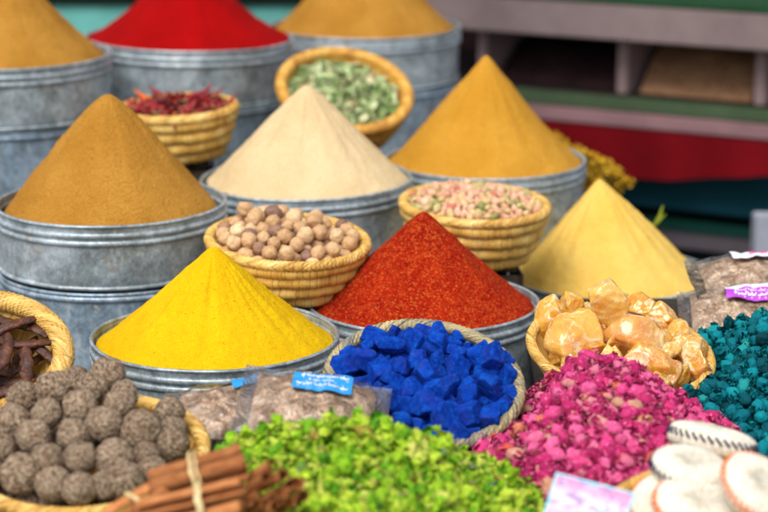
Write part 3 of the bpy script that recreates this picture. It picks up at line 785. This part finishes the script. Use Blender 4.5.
def individuals(fn, zmin, x0,x1,y0,y1, mind, nmax, meshes, mat, name, label, cat, group, sc, seed, lift=0.0, test=None, pad=14, var=(.75,1.2)):
    rg = np.random.default_rng(seed); pts = []; arr = np.zeros((0,3))
    for k in range(60000):
        x = rg.uniform(x0,x1); y = rg.uniform(y0,y1); z = float(fn(x,y))
        if z < zmin: continue
        u, v_, d = proj((x,y,z))
        if not (-pad < u < 768+pad and -pad < v_ < 512+pad): continue
        if test and not test(u,v_,x,y): continue
        if len(pts) and ((arr-np.array([x,y,z]))**2).sum(1).min() < mind*mind: continue
        pts.append((x,y,z)); arr = np.array(pts)
    pts.sort(key=lambda p: p[1]); pts = pts[:nmax]
    for k,(x,y,z) in enumerate(pts):
        me = meshes[rg.integers(len(meshes))]
        put(me, mat, name, label, cat, group, rotm(rrot(rg), sc*rg.uniform(*var), (x,y,z+lift+rg.uniform(-.004,.005))))
    print(name, len(pts))

# green heap
GPK = P(352, 427, 2.82); gfn = heapfn(GPK, .54, .42, .85, .10, .36)
GM = petalmat('dyed green flowers', [(0,srgb(66,146,30)),(.2,srgb(124,180,32)),(.5,srgb(166,206,46)),(.8,srgb(196,218,70)),(.94,srgb(206,208,104)),(.97,srgb(150,120,50)),(1,srgb(50,150,110))], pale=srgb(208,214,110))
tm = [tuft(700+k) for k in range(10)]; tme = []
for t_ in tm:
    t_.v = [a*.0128 for a in t_.v]; tme.append(t_.mesh('green_flower'))
individuals(gfn, STEP, GPK.x-.42, GPK.x+.36, 2.30, 2.95, .0170, 300, tme, GM, 'green_flower', 'one of the crumpled lime green dyed flowers on the front heap', 'dried flower', 'lime green flowers on the front heap', 1.0, 21, var=(.65,1.5),
    test=lambda u,v_,x,y: u > 200 and u < 560 and y < GPK.y+.06 and not (u < 300 and v_ > 470) and not (u < 245 and v_ > 455))
mound(gfn, GPK.x-.55, GPK.x+.42, 2.15, 3.05, STEP+.001, GM, 'green_flowers', 'deep mass of lime green dyed flowers forming the front heap', 'dried flowers', [arrs(t_) for t_ in tm[:6]], 6500, .85, lambda x,y,z: True, 22, dz=-.006)
# pink heap
PPK = P(592, 364, 3.12); pfn = heapfn(PPK, .74, .36, .9, .10, .80)
PM = petalmat('dyed pink rosebuds', [(0,srgb(134,20,68)),(.2,srgb(184,38,100)),(.5,srgb(220,66,132)),(.75,srgb(234,104,158)),(.90,srgb(214,124,142)),(.97,srgb(200,156,120)),(1,srgb(220,80,60))], pale=srgb(238,170,186))
bm_ = [budmesh(800+k) for k in range(8)]; bme = []
for t_ in bm_:
    t_.v = [a*.0105 for a in t_.v]; bme.append(t_.mesh('pink_rosebud'))
individuals(pfn, STEP, PPK.x-.24, PPK.x+.35, 2.45, 3.10, .0205, 300, bme, PM, 'pink_rosebud', 'one of the dried bright pink rosebuds on the heap beside the blue basket', 'rosebud', 'pink rosebuds on the heap', 1.0, 31, lift=.006, var=(.8,1.3),
    test=lambda u,v_,x,y: u > 440)
fr = [frill(850+k) for k in range(6)]; fri = [(arrs(f)[0]*.0076, f.f) for f in fr] + [(arrs(b_)[0], b_.f) for b_ in bm_[:2]]
mound(pfn, PPK.x-.30, PPK.x+.45, 2.25, 3.16, STEP+.001, PM, 'pink_petals', 'crumpled pink petals and buds forming the body of the pink heap', 'dried petals', fri, 12000, .8, lambda x,y,z: True, 32, dz=.000)
# teal heap
TPK = P(800, 318, 3.45); tfn = heapfn(TPK, .5, .36, .9, .06, .24)
TM = petalmat('dyed teal buds', [(0,srgb(0,58,66)),(.3,srgb(0,90,102)),(.7,srgb(4,122,136)),(.93,srgb(14,146,158)),(1,srgb(60,160,130))], .6)
bte = []
for k in range(6):
    t_ = budmesh(900+k); t_.v = [a*.0115 for a in t_.v]; bte.append(t_.mesh('teal_bud'))
individuals(tfn, STEP, .38, 1.0, 2.6, 3.5, .0195, 300, bte, TM, 'teal_bud', 'one of the dried teal dyed buds on the heap at the right edge', 'dried bud', 'teal buds on the right heap', 1.0, 41, lift=.003,
    test=lambda u,v_,x,y: u > 660)
fri2 = [(arrs(f)[0]*.0085, f.f) for f in fr]
mound(tfn, .40, 1.15, 2.5, 3.62, STEP+.001, TM, 'teal_petals', 'crumpled teal petals forming the body of the heap at the right edge', 'dried petals', fri2, 7000, .8, lambda x,y,z: True, 42, dz=.0)

# ------------------------------------------------------------------ plastic bags of clay
FILM = NT('clear plastic film'); v = FILM.coords()
nb = FILM.bump(FILM.noise(v, 34, 5, .6, .8), .9, .010)
tr = FILM.n('ShaderNodeBsdfTransparent'); tr.inputs[0].default_value = (.99,.99,.99,1)
gl = FILM.n('ShaderNodeBsdfGlossy'); gl.inputs['Roughness'].default_value = .06; FILM.L.new(nb, gl.inputs['Normal'])
fr_ = FILM.n('ShaderNodeFresnel'); fr_.inputs['IOR'].default_value = 1.45; FILM.L.new(nb, fr_.inputs['Normal'])
mx = FILM.n('ShaderNodeMixShader'); FILM.L.new(FILM.math('ADD', fr_.outputs[0], .03), mx.inputs[0]); FILM.L.new(tr.outputs[0], mx.inputs[1]); FILM.L.new(gl.outputs[0], mx.inputs[2]); FILM.L.new(mx.outputs[0], FILM.out.inputs[0])
CLAY = NT('brown clay pieces'); v = CLAY.coords()
col = CLAY.ramp(CLAY.noise(v, 45, 5, .6), [(.3,srgb(176,142,116)),(.55,srgb(218,188,160)),(.75,srgb(238,216,194))])
ed = CLAY.vor(CLAY.mix(v, CLAY.n('ShaderNodeTexNoise', Scale=26.0).outputs['Color'], .06), 48, 'DISTANCE_TO_EDGE'); col = CLAY.mix(col, CLAY.ramp(ed, [(0,(.5,.44,.4)),(.05,(1,1,1))]), .55, 'MULTIPLY')
CLAY.fin(col, .8, 0, CLAY.bump(CLAY.ramp(ed,[(0,(0,0,0)),(.12,(1,1,1))]), .8, .005, CLAY.bump(CLAY.noise(v,120,4),.5,.003)), spec=.2)
def flatmat(name, c, rough=.4): m = NT(name); return m.fin(c, rough, spec=.4)
WHITEINK = flatmat('white print', (.82,.84,.86)); BLUEL = flatmat('blue label paper', srgb(36,140,210)); PURP = flatmat('purple label paper', srgb(176,70,200)); WLAB = flatmat('white label paper', srgb(222,224,232)); PINKL = flatmat('pink print', srgb(232,40,140))
def pillow(L, W, T, seed, flange=.012, n=70, crumple=.006, s=1.0):
    u = np.linspace(-1,1,n); U,Vv = np.meshgrid(u,u,indexing='ij')
    th = np.maximum(0,1-np.abs(U)**3.0)**.6*np.maximum(0,1-np.abs(Vv)**3.0)**.6
    X = U*(L+flange*np.abs(U)**6)*s; Y = Vv*(W+flange*.4*np.abs(Vv)**6)*s
    P3 = np.stack([X.ravel()*22,Y.ravel()*22,0*X.ravel()+seed],-1)
    cr = fbm(P3, seed, 4).reshape(U.shape); cr2 = np.abs(fbm(P3*1.6+9, seed+4, 3)).reshape(U.shape)
    fl = vnoise(np.stack([X.ravel()*30,Y.ravel()*30,0*X.ravel()+3],-1), seed+2).reshape(U.shape)*.006*(1-th)
    Zt = T*th*(1+.0*cr)+crumple*cr*2*(.3+th)-cr2*crumple*1.5+fl; Zb = -T*.35*th+fl-.0006
    top = np.stack([X,Y,Zt*s],-1).reshape(-1,3); bot = np.stack([X,Y,Zb*s],-1).reshape(-1,3)
    return top, bot, grid_faces(n,n), (lambda x,y: float(np.interp(x, u*L, Zt[:, int(np.clip((y/W+1)/2*(n-1),0,n-1))])))
def clay_bag(c, L, W, T, rot, seed, label, labels=()):
    root = empty('clay_bag', c, rot); tag(root, label, 'plastic bag', 'plastic bags of brown clay')
    top, bot, F_, zf = pillow(L, W, T, seed, 0, crumple=.004, s=.93)
    rid = fbm(top*60+seed, seed+8, 3); top = top + np.stack([0*rid,0*rid,.0035*rid],-1)
    mb = MB(); mb.add(top, F_); mb.add(bot, [f[::-1] for f in F_]); link('clay_filling', mb.mesh('clay_filling'), CLAY.mat, root)
    top, bot, F_, zf = pillow(L, W, T, seed, .014, crumple=.005)
    top[:,2] += .002
    mb = MB(); mb.add(top, F_); mb.add(bot, [f[::-1] for f in F_]); link('plastic_film', mb.mesh('plastic_film'), FILM.mat, root)
    for li_, (x,y,w_,h_,a,mat,ink,lines,nm) in enumerate(labels):
        up = .0012*li_
        nx,ny = 26,12; us = np.linspace(-w_/2,w_/2,nx); vs = np.linspace(-h_/2,h_/2,ny); V=[]
        ca,sa = math.cos(a), math.sin(a)
        for uu in us:
            for vv in vs:
                xx = x+uu*ca-vv*sa; yy = y+uu*sa+vv*ca; V.append((xx,yy,zf(xx,yy)+.0075+up))
        mb = MB(); mb.add(V, grid_faces(nx,ny)); lo = link('label', mb.mesh('label'), mat, root)
        if ink:
            mb = MB(); rg = np.random.default_rng(seed+3)
            for (ly, lh, x0, x1) in lines:             # rows of joined cursive strokes with dots
                pts_ = []; xcur = x1
                while xcur > x0:
                    word = rg.uniform(.010,.018); m0 = max(x0, xcur-word)
                    pts_ = []
                    for t in np.linspace(0,1,14):
                        uu = xcur+(m0-xcur)*t; vv = ly + lh*(.5*abs(math.sin(t*word*900+ly*999))**2*(1 if int(t*6)%3 else 1.9)-.3)
                        xx = x+uu*ca-vv*sa; yy = y+uu*sa+vv*ca; pts_.append((xx,yy,zf(xx,yy)+.0084+up))
                    mb.add(*tube(pts_, lh*.13, 5))
                    for q in range(2):
                        uu = rg.uniform(m0,xcur); vv = ly+lh*rg.choice([-.62,.95]); xx = x+uu*ca-vv*sa; yy = y+uu*sa+vv*ca
                        V2,F2 = ico(1); mb.add(V2*lh*.15, F2, mat=rotm((0,0,0),1,(xx,yy,zf(xx,yy)+.0084+up)))
                    xcur = m0-.0025
            link('lettering', mb.mesh('lettering'), ink, lo)
    return root
# two bags in front of the turmeric tub
clay_bag(P(232,413,3.06), .078, .060, .026, (R(20),R(-4),R(8)), 3, 'clear plastic bag of brown clay with half hidden blue label, left of its twin', [(.040,.036,.07,.020,.06,BLUEL,None,(),'l')])
clay_bag(P(313,409,3.00), .092, .066, .030, (R(24),R(8),R(-3)), 5, 'clear plastic bag of brown clay with blue label in front of the blue basket', [(.008,.024,.084,.038,.02,BLUEL,WHITEINK,((.010,.0068,-.030,.036),(-.0005,.0052,-.020,.016),(-.0105,.0062,-.036,.036)),'l')])
# two bags at the right edge
clay_bag(P(756,318,3.66), .118, .070, .036, (R(22),R(0),R(-4)), 7, 'clear bag of brown clay with purple label at the right edge', [(.022,.024,.150,.050,.0,WLAB,None,(),'l'),(.022,.014,.151,.034,.0,PURP,WHITEINK,((.007,.006,-.060,.030),(-.005,.0105,-.060,.060)),'l')])
clay_bag(P(762,276,3.74), .112, .060, .030, (R(14),R(-3),R(3)), 9, 'clear bag of brown clay with white and pink label lying on the purple one', [(.012,.018,.13,.034,.0,WLAB,PINKL,((.004,.008,-.03,.0),),'l')])
t = empty('wooden_crate', (P(752,278,3.74).x+.02, 3.72, STEP+.001)); tag(t, 'low slatted crate hidden beneath the two right hand clay bags', 'crate')
mb = MB(); mb.add(*box(-.13,.13,-.05,.05,0,.012)); link('lid', mb.mesh('lid', False), CRATEW, t)

# ------------------------------------------------------------------ cinnamon bundles
CIN = NT('cinnamon bark'); v = CIN.coords('Object', (1,6,6)); v0 = CIN.coords()
col = CIN.ramp(CIN.noise(v, 40, 5, .65), [(.3,srgb(158,94,54)),(.5,srgb(206,132,76)),(.75,srgb(232,172,114))])
col = CIN.mix(col, CIN.ramp(CIN.rand(), [(0,(.66,.6,.56)),(1,(1.1,1.1,1.1))]), 1, 'MULTIPLY')
CIN.fin(col, .62, 0, CIN.bump(CIN.noise(v, 60, 6, .75), .9, .004), spec=.3)
RAFFIA = straw('pale raffia', (.55,.42,.18), (.74,.60,.30), (.85,.75,.48), scale=900)
def quill(L, r, seed):
    """bark rolled in from both sides"""
    rg = np.random.default_rng(seed); prof = []
    for t in np.linspace(0,1,22): a = -.3+t*5.2; prof.append(((r*(.35+.65*min(1,t*1.6)))*math.cos(a), (r*(.35+.65*min(1,t*1.6)))*math.sin(a)))
    prof = np.array(prof); cen = prof
    nrm = cen/np.linalg.norm(cen,axis=1)[:,None]
    outer = cen; inner = cen-nrm*r*.13; loop = np.vstack([outer, inner[::-1]])
    n = 26; m = len(loop); V = []
    for i,x in enumerate(np.linspace(-L/2,L/2,n)):
        k = 1+.05*math.sin(x*60+seed); jag = .004*rg.uniform(-1,1) if i in (0,n-1) else 0
        for j,(a,b_) in enumerate(loop): V.append((x+(rg.uniform(-.003,.003) if i in (0,n-1) else 0), a*k, b_*k))
    V = np.array(V); d_ = fbm(V*np.array([25,120,120])+seed, seed, 3)*.0009; V[:,1] += d_; V[:,2] += d_
    F_ = grid_faces(n, m, False, True)
    for e in (0, n-1):
        for j in range(21): F_.append((e*m+j, e*m+j+1, e*m+m-2-j, e*m+m-1-j))
    return V, F_
def bundle(c, rot, sticks, label, bands, seed):
    root = empty('cinnamon_bundle', c, rot); tag(root, label, 'cinnamon', 'tied cinnamon bundles')
    for k,(y,z,L,r_,xo,yaw) in enumerate(sticks):
        mb = MB(); V,F_ = quill(L, r_, seed*10+k); mb.add(V,F_); o = link('cinnamon_stick', mb.mesh('cinnamon_stick'), CIN.mat, root, (xo,y,z), (RNG.uniform(0,6.3),RNG.uniform(-.03,.03),yaw))
    for bx, bw, ry, rz, cz in bands:
        n = 48; V = []
        for i in range(n):
            a = 2*math.pi*i/n; ca, sa = math.cos(a), math.sin(a); k = (abs(ca)**3+abs(sa)**3)**(-1/3)
            for dx in (-bw, bw): V.append((bx+dx+.0008*math.sin(i), ca*ry*k, cz+sa*rz*k))
        mb = MB(); F_ = grid_faces(n,2,True); mb.add(V, F_, np.array([(i//2*.002, (i%2)*.01) for i in range(2*n)])); link('raffia_tie', mb.mesh('raffia_tie'), RAFFIA, root)
    return root
S7 = [(.012,.012,.115,.0105,0,0),(-.012,.008,.12,.0115,.002,.04),(.002,-.010,.12,.010,-.003,-.03),(-.024,-.010,.11,.009,.004,.05),(.024,-.006,.11,.009,0,0)]
bundle(P(197,474,2.62), (R(8),R(-14),R(6)), S7, 'tied bundle of orange brown cinnamon sticks with pale raffia beside the brown balls', [(-.004,.0020,.036,.023,0),(.003,.0012,.036,.023,0)], 1)
bundle(P(190,506,2.56), (R(5),R(-12),R(3)), [(.010,.010,.13,.010,0,.02),(-.010,.009,.13,.009,.004,-.02),(.0,-.010,.13,.011,0,0),(-.022,-.008,.12,.009,0,.03)], 'lower cinnamon bundle tied with white string in front of the first', [(.014,.004,.032,.021,0)], 2)
bundle(P(268,498,2.60), (R(0),R(-30),R(-62)), [(.0,.0,.08,.0106,0,0),(.021,.003,.08,.0095,.003,.04),(-.020,.003,.08,.0100,-.002,-.04),(.010,.018,.08,.0095,0,.03),(-.011,.019,.078,.009,.002,-.02),(.012,-.016,.075,.009,0,0),(-.010,-.017,.08,.009,.004,0),(.030,-.011,.07,.008,0,.08),(-.028,-.012,.07,.008,0,-.06),(0,.034,.075,.008,0,0)], 'brown cinnamon bundle with its ragged stick ends facing the viewer', [(-.014,.003,.042,.036,.003)], 3)
bundle(P(128,512,2.58), (R(5),R(-16),R(38)), [(.008,.006,.10,.009,0,0),(-.011,.005,.10,.009,0,.05),(.0,-.010,.10,.009,0,-.05)], 'brown cinnamon bundle leaning on the rim of the ball basket', [(.01,.003,.024,.018,0)], 4)

# ------------------------------------------------------------------ scrubbing pads
PAD = NT('cream knitted loofah'); v = PAD.coords()
col = PAD.ramp(PAD.noise(v, 60, 4, .6), [(.3,srgb(232,224,204)),(.7,srgb(246,240,226))])
wp = PAD.coords('UV'); 
mpv = PAD.n('ShaderNodeMapping'); PAD.L.new(wp, mpv.inputs['Vector']); mpv.inputs['Scale'].default_value = (70,5,1)
kn = PAD.noise(mpv.outputs[0], 1, 3, .6)
col = PAD.mix(col, PAD.ramp(kn, [(.35,(.62,.58,.52)),(.55,(1,1,1))]), .7, 'MULTIPLY')
PAD.fin(col, .9, 0, PAD.bump(kn, 1.0, .005, PAD.bump(PAD.noise(v,300,3),.5,.0012)), spec=.15)
NAVY = flatmat('navy thread', srgb(38,30,66), .8); ORNG = flatmat('orange thread', srgb(228,108,48), .8)
def pad(px, py, d, r, asp, th, rot, thread, label, dome_=1.0):
    q = P(px,py,d); root = empty('scrub_pad', q, rot); tag(root, label, 'scrubbing pad', 'cream scrubbing pads')
    na,nt_ = 200,40; a = np.linspace(0,2*math.pi,na,endpoint=False); t = np.linspace(-1,1,nt_)
    A,T = np.meshgrid(a,t,indexing='ij'); ph = T*math.pi/2
    rr = np.abs(np.cos(ph))**.55; zz = np.sign(np.sin(ph))*np.abs(np.sin(ph))**.8
    pk = 1+.012*np.sin(A*46)*rr
    X = r*rr*np.cos(A)*pk; Y = r*asp*rr*np.sin(A)*pk; Z = th*zz*(1-.22*np.exp(-(rr/.22)**2))*(1+.07*np.abs(np.sin(A*34))*rr)
    V = np.stack([X,Y,Z],-1).reshape(-1,3); V += (fbm(V*40+px, int(px), 3)*.0016)[:,None]
    UV = np.stack([A/(2*math.pi), T],-1).reshape(-1,2)+1
    mb = MB(); mb.add(V, grid_faces(na,nt_,cu=True), UV); link('knitted_cover', mb.mesh('knitted_cover'), PAD.mat, root)
    ns = 34; mb = MB()
    for k in range(ns):                                  # whip stitches around the edge
        a0 = 2*math.pi*k/ns; pts_ = []
        for t_ in np.linspace(0,1,6):
            aa = a0 + (t_*.8-.1)*2*math.pi/ns*1.1; z_ = th*(.42-.40*t_); s_ = (1-abs(z_/th)**2)**.28*1.01+.006
            s_ = max(s_, .93)
            pts_.append((r*s_*math.cos(aa)*1.0, r*asp*s_*math.sin(aa), z_))
        mb.add(*tube(pts_, .0019, 6))
    link('stitching', mb.mesh('stitching'), thread, root)
b, M = basket(725, 516, 2.66, .150, .05, 'shallow yellow straw basket holding the cream scrubbing pads', (6,-2,0), n=4, base=.7, rimr=.008, mats=(STRAWO,STRAWR), slant=1.2)
pad(712,441,2.84,.060,.80,.0200,(R(-12),R(13),R(0)),NAVY,'cream pad with navy stitching, uppermost of the pile')
pad(690,470,2.73,.052,.86,.018,(R(14),R(8),R(0)),NAVY,'cream pad with navy stitching lying below the uppermost one')
pad(756,488,2.64,.049,1.0,.019,(R(38),R(16),R(20)),ORNG,'round cream pad with orange stitching at the right edge')
pad(700,508,2.68,.060,.92,.018,(R(24),R(6),R(10)),ORNG,'cream pad with orange stitching at the bottom of the pile')
pad(664,503,2.71,.044,.95,.015,(R(30),R(-28),R(30)),ORNG,'cream pad with orange stitching half hidden at the left of the pile')
pad(742,514,2.74,.05,.95,.016,(R(10),R(0),R(0)),ORNG,'cream pad squeezed under the round right one')

# ------------------------------------------------------------------ picture card
CARD = NT('printed card'); uvn = CARD.coords('UV')
g = CARD.n('ShaderNodeSeparateXYZ'); CARD.L.new(uvn, g.inputs[0])
c1 = CARD.ramp(g.outputs[1], [(0,srgb(196,70,124)),(.35,srgb(206,160,190)),(.6,srgb(208,184,204)),(.85,srgb(206,110,160)),(1,srgb(196,86,142))])
c1 = CARD.mix(c1, srgb(90,180,210), CARD.ramp(CARD.noise(uvn, 3.2, 2, .4), [(.52,(0,0,0)),(.7,(.8,)*3)]))
c1 = CARD.mix(c1, srgb(110,76,146), CARD.ramp(CARD.noise(uvn, 5, 3, .6, 1.5), [(.50,(0,0,0)),(.58,(.85,)*3)]))
CARD.fin(c1, .3, spec=.5); CB = flatmat('cyan card edge', srgb(90,204,226), .4)
root = empty('picture_card', P(588,508,2.60), (R(48),R(10),R(-16))); tag(root, 'white and pink printed card with cyan edge stuck in front of the pink heap', 'card')
mb = MB(); mb.add(*box(-.050,.050,-.034,.034,-.0006,.0006,.0003)); link('card_back', mb.mesh('card_back', False), CB, root)
n = 8; V = [(x,y,.0012) for x in np.linspace(-.0475,.0475,n) for y in np.linspace(-.0315,.0315,n)]; UV = [(i/7+1e-4,j/7) for i in range(n) for j in range(n)]
mb = MB(); mb.add(V, grid_faces(n,n), UV); link('picture', mb.mesh('picture', False), CARD.mat, root)

# ------------------------------------------------------------------ yellow flower bunch and sprig
YF = petalmat('dried yellow flowers', [(0,srgb(190,140,36)),(.4,srgb(226,176,40)),(.8,srgb(240,200,70)),(1,srgb(200,170,70))])
c = P(590,170,4.95); root = empty('flower_bunch', (c.x-.04,c.y,TAB+.002)); tag(root, 'bunch of dried yellow flowers behind the mustard tub', 'dried flowers')
mb = MB(); rg = np.random.default_rng(5); heads = []
for k in range(260):
    px = rg.uniform(552,620); py = 136+ (px-552)*.52+rg.uniform(0,34)*(1 if px < 600 else .6); dd = 4.95+rg.uniform(-.05,.05); q = P(px,py,dd)-root.location
    f = fr[k%6]; mb.add(arrs(f)[0]*.017, f.f, mat=rotm(rrot(rg),rg.uniform(.6,1.1),q)); heads.append(q)
for (px,py) in ((624,180),(629,183),(620,186)):
    q = P(px,py,4.93)-root.location; mb.add(arrs(fr[0])[0]*.013, fr[0].f, mat=rotm(rrot(rg),1,q))
link('flower_heads', mb.mesh('flower_heads'), YF, root)
mb = MB()
for q in heads[::4]: mb.add(*tube([Vector((rg.uniform(-.02,.02),rg.uniform(-.02,.02),.10)), Vector((q.x*.4,q.y*.4,.14)), q], .0014, 5))
link('stems', mb.mesh('stems'), STEM.mat, root)
mb = MB(); mb.add(*lathe([(.001,0),(.036,0),(.042,.05),(.040,.10),(.034,.12),(.038,.125),(.034,.126),(.030,.11),(.034,.05),(.001,.02)], 60))
TERRA = flatmat('terracotta', (.30,.12,.06), .8); pot = link('clay_pot', mb.mesh('clay_pot'), TERRA, None, (c.x-.04,c.y,TAB+.001)); tag(pot, 'small terracotta pot holding the dried yellow flowers', 'pot')
GS = NT('green leaf sprig'); GS.fin(srgb(120,130,20), .6)
q0 = P(640,250,4.52); mb = MB(); a = [P(640,250,4.52),P(652,228,4.52),P(660,216,4.52),P(663,205,4.52)]
mb.add(*tube(a, [.0025,.003,.0045,.001], 8)); mb.add(*tube([P(652,230,4.52),P(658,222,4.50),P(666,214,4.5)], [.002,.004,.001], 6))
o = link('leaf_sprig', mb.mesh('leaf_sprig'), GS.mat); tag(o, 'small green sprig poking out behind the pale yellow cone', 'sprig')

# ------------------------------------------------------------------ background: turquoise wall and the neighbouring stall
def paint(name, c, amt=.12, rough=.85):
    m = NT(name); v = m.coords(); col = m.mix(c, tuple(x*.6 for x in c), m.ramp(m.noise(v, 5, 5, .6), [(.4,(0,0,0)),(.8,(1,1,1))]))
    return m.fin(col, rough, 0, m.bump(m.noise(v, 40, 4), .3, .003), spec=.1)
TURQ = paint('turquoise paint', srgb(150,245,232)); t = empty('shop_wall', (-1.6,7.0,0)); tag(t, 'turquoise painted wall behind the back row of tubs', 'wall')
zt = lambda y, Y: CH - Y*math.tan(PIT + math.atan((y-256)/F))
mb = MB(); mb.add(*box(-1.6,1.62,-.06,.06,0,zt(3,7))); link('wall_panel', mb.mesh('wall_panel', False), TURQ, t)
mb = MB(); mb.add(*box(-1.6,1.64,-.09,.09,zt(3,7)+.002,zt(3,7)+.12)); link('top_beam', mb.mesh('top_beam', False), paint('dark green beam', (.02,.035,.025)), t)
YAW = R(-28); o0 = P(600,110,6.0); Y0 = o0.y
st = empty('market_counter', (o0.x, o0.y, 0), (0,0,YAW)); tag(st, 'neighbouring stall counter with boards, bins and teal front, out of focus', 'stall counter')
zz = lambda y: CH - Y0*math.tan(PIT + math.atan((y-256)/F))
def part(name, s0,s1, ya,yb, y0=0.0, y1=.5, mat=None, parent=st):
    mb = MB(); mb.add(*box(s0,s1,y0,y1,zz(yb),zz(ya),.004)); return link(name, mb.mesh(name, False), mat, parent)
part('top_board', -.64,1.3, 1,34, -.10,.9, paint('mauve grey board', srgb(134,118,118)))
part('top_rail', -.64,1.3, -8,.2, -.06,.9, paint('dark green rail', srgb(40,76,50)))
part('back_panel', -1.1,1.3, 34.5,110, .62,.66, paint('shade darkened brown panel', (.05,.02,.02)))  # niche shade is partly put into this dark colour
part('shelf_floor', -1.1,1.3, 93,96, .0,.61, paint('shade darkened shelf', (.03,.02,.02)))  # shelf colour kept near black to carry the niche shade
part('green_ledge', -1.1,1.3, 94,106, -.05,-.002, paint('green ledge', srgb(72,90,66)))
part('pink_board', -1.1,1.3, 106.5,119, -.09,-.002, paint('pinkish board', srgb(142,110,114)))
part('teal_front', -1.1,1.3, 120,200, -.02,.5, paint('teal board', srgb(14,58,70)))
part('gap_shade_strip', -1.1,1.3, 200.5,212, .08,.5, paint('black gap shade', (.008,.008,.01)))  # near-black strip standing in for the shade between the boards
part('green_rail', -1.1,1.3, 212.5,224, .02,.5, paint('dark green stripe', srgb(22,66,58)))
part('grey_rail', -1.1,1.3, 224.5,238, -.01,.5, paint('grey mauve stripe', srgb(84,78,84)))
part('base_board', -1.1,1.3, 238.5,420, .04,.5, paint('dark teal base', srgb(10,34,40)))
def sx(px): # pixel column -> distance along the counter front
    k = (px-384)/F; # solve o0 + s*dir at column px (ignoring height)
    c_, s_ = math.cos(YAW), math.sin(YAW); dpt = lambda s: (o0.y+s*s_)*cP + (CH-zz(70))*sP
    s = 0
    for _ in range(30): s = (k*dpt(s)-o0.x)/c_
    return s
PALE = paint('pale divider', srgb(150,128,128))
for px in (482,622,760):
    mb = MB(); s_ = sx(px); mb.add(*box(s_-.016,s_+.016,0.0,.60,zz(93)+.002,zz(36),.004)); link('divider', mb.mesh('divider', False), PALE, st)
def heapbox(name, s0,s1,ztop,mat,label,cat):
    n=40; X,Y = np.meshgrid(np.linspace(s0,s1,n),np.linspace(.03,.58,n),indexing='ij')
    Z = zz(93)+.004+(ztop-zz(93))*(1-(1-(Y-.03)/.55)**4)*(1+.08*fbm(np.stack([X.ravel()*14,Y.ravel()*14,0*X.ravel()],-1),3,3).reshape(X.shape))
    mb = MB(); mb.add(np.stack([X,Y,Z],-1).reshape(-1,3), grid_faces(n,n)); o = link(name, mb.mesh(name), mat); o.location = st.location; o.rotation_euler = st.rotation_euler; tag(o, label, cat)
heapbox('brown_goods', sx(636),sx(748), zz(40), powder('brown goods', srgb(150,112,84), srgb(176,134,100), grain=90, bdist=.01), 'brown heap of goods in the right bin of the neighbouring stall', 'goods heap')
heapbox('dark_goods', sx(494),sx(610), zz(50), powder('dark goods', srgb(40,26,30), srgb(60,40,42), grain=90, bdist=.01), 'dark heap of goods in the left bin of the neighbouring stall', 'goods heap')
# sagging red cloth
RC_ = paint('red cloth', srgb(100,2,12)); n=80
sv = np.linspace(-1.05,1.25,n); tv = np.linspace(0,1,16); A,T = np.meshgrid(sv,tv,indexing='ij')
zb = zz(160) - .018*np.sin(np.clip((A-sx(560))/(sx(715)-sx(560)),0,1)*math.pi)+.03*np.clip((A-sx(715))/.2,0,1)
Z = zz(119.5)*(1-T)+zb*T; Yd = -.10-.012*np.sin(A*30)*T-.02*T
mb = MB(); V = np.stack([A,Yd,Z],-1).reshape(-1,3); V2 = V+np.array([0,.004,0]); mb.add(V, grid_faces(n,16)); mb.add(V2, [f[::-1] for f in grid_faces(n,16)])
o = link('red_cloth', mb.mesh('red_cloth'), RC_); o.location = st.location; o.rotation_euler = st.rotation_euler; tag(o, 'red cloth hanging along the front of the neighbouring stall', 'cloth')
PP = paint('pale post paint', srgb(160,164,178)); q = P(766,240,5.2)
mb = MB(); mb.add(*box(-.032,.035,-.03,.03,0,q.z+.065+0*q.z)); o = link('stall_post', mb.mesh('stall_post', False), PP, None, (q.x,q.y,0)); tag(o, 'pale grey post at the right edge before the neighbouring stall', 'post')
# unseen roof added over the neighbouring stall, out of frame, to shade it
AW = paint('dark awning', (.05,.05,.06))
t = empty('added_shade_roof', (1.2,7.0,0)); tag(t, 'added dark flat awning on posts over the neighbouring stall', 'shade roof')
mb = MB(); mb.add(*box(-3.4,2.6,-1.9,2.0,2.5,2.56)); link('canopy', mb.mesh('canopy', False), AW, t)
for x_,y_ in ((-3.2,1.8),(2.4,1.8),(2.4,-1.7)):
    mb = MB(); mb.add(*box(x_-.04,x_+.04,y_-.04,y_+.04,0,2.499)); link('post', mb.mesh('post', False), AW, t)
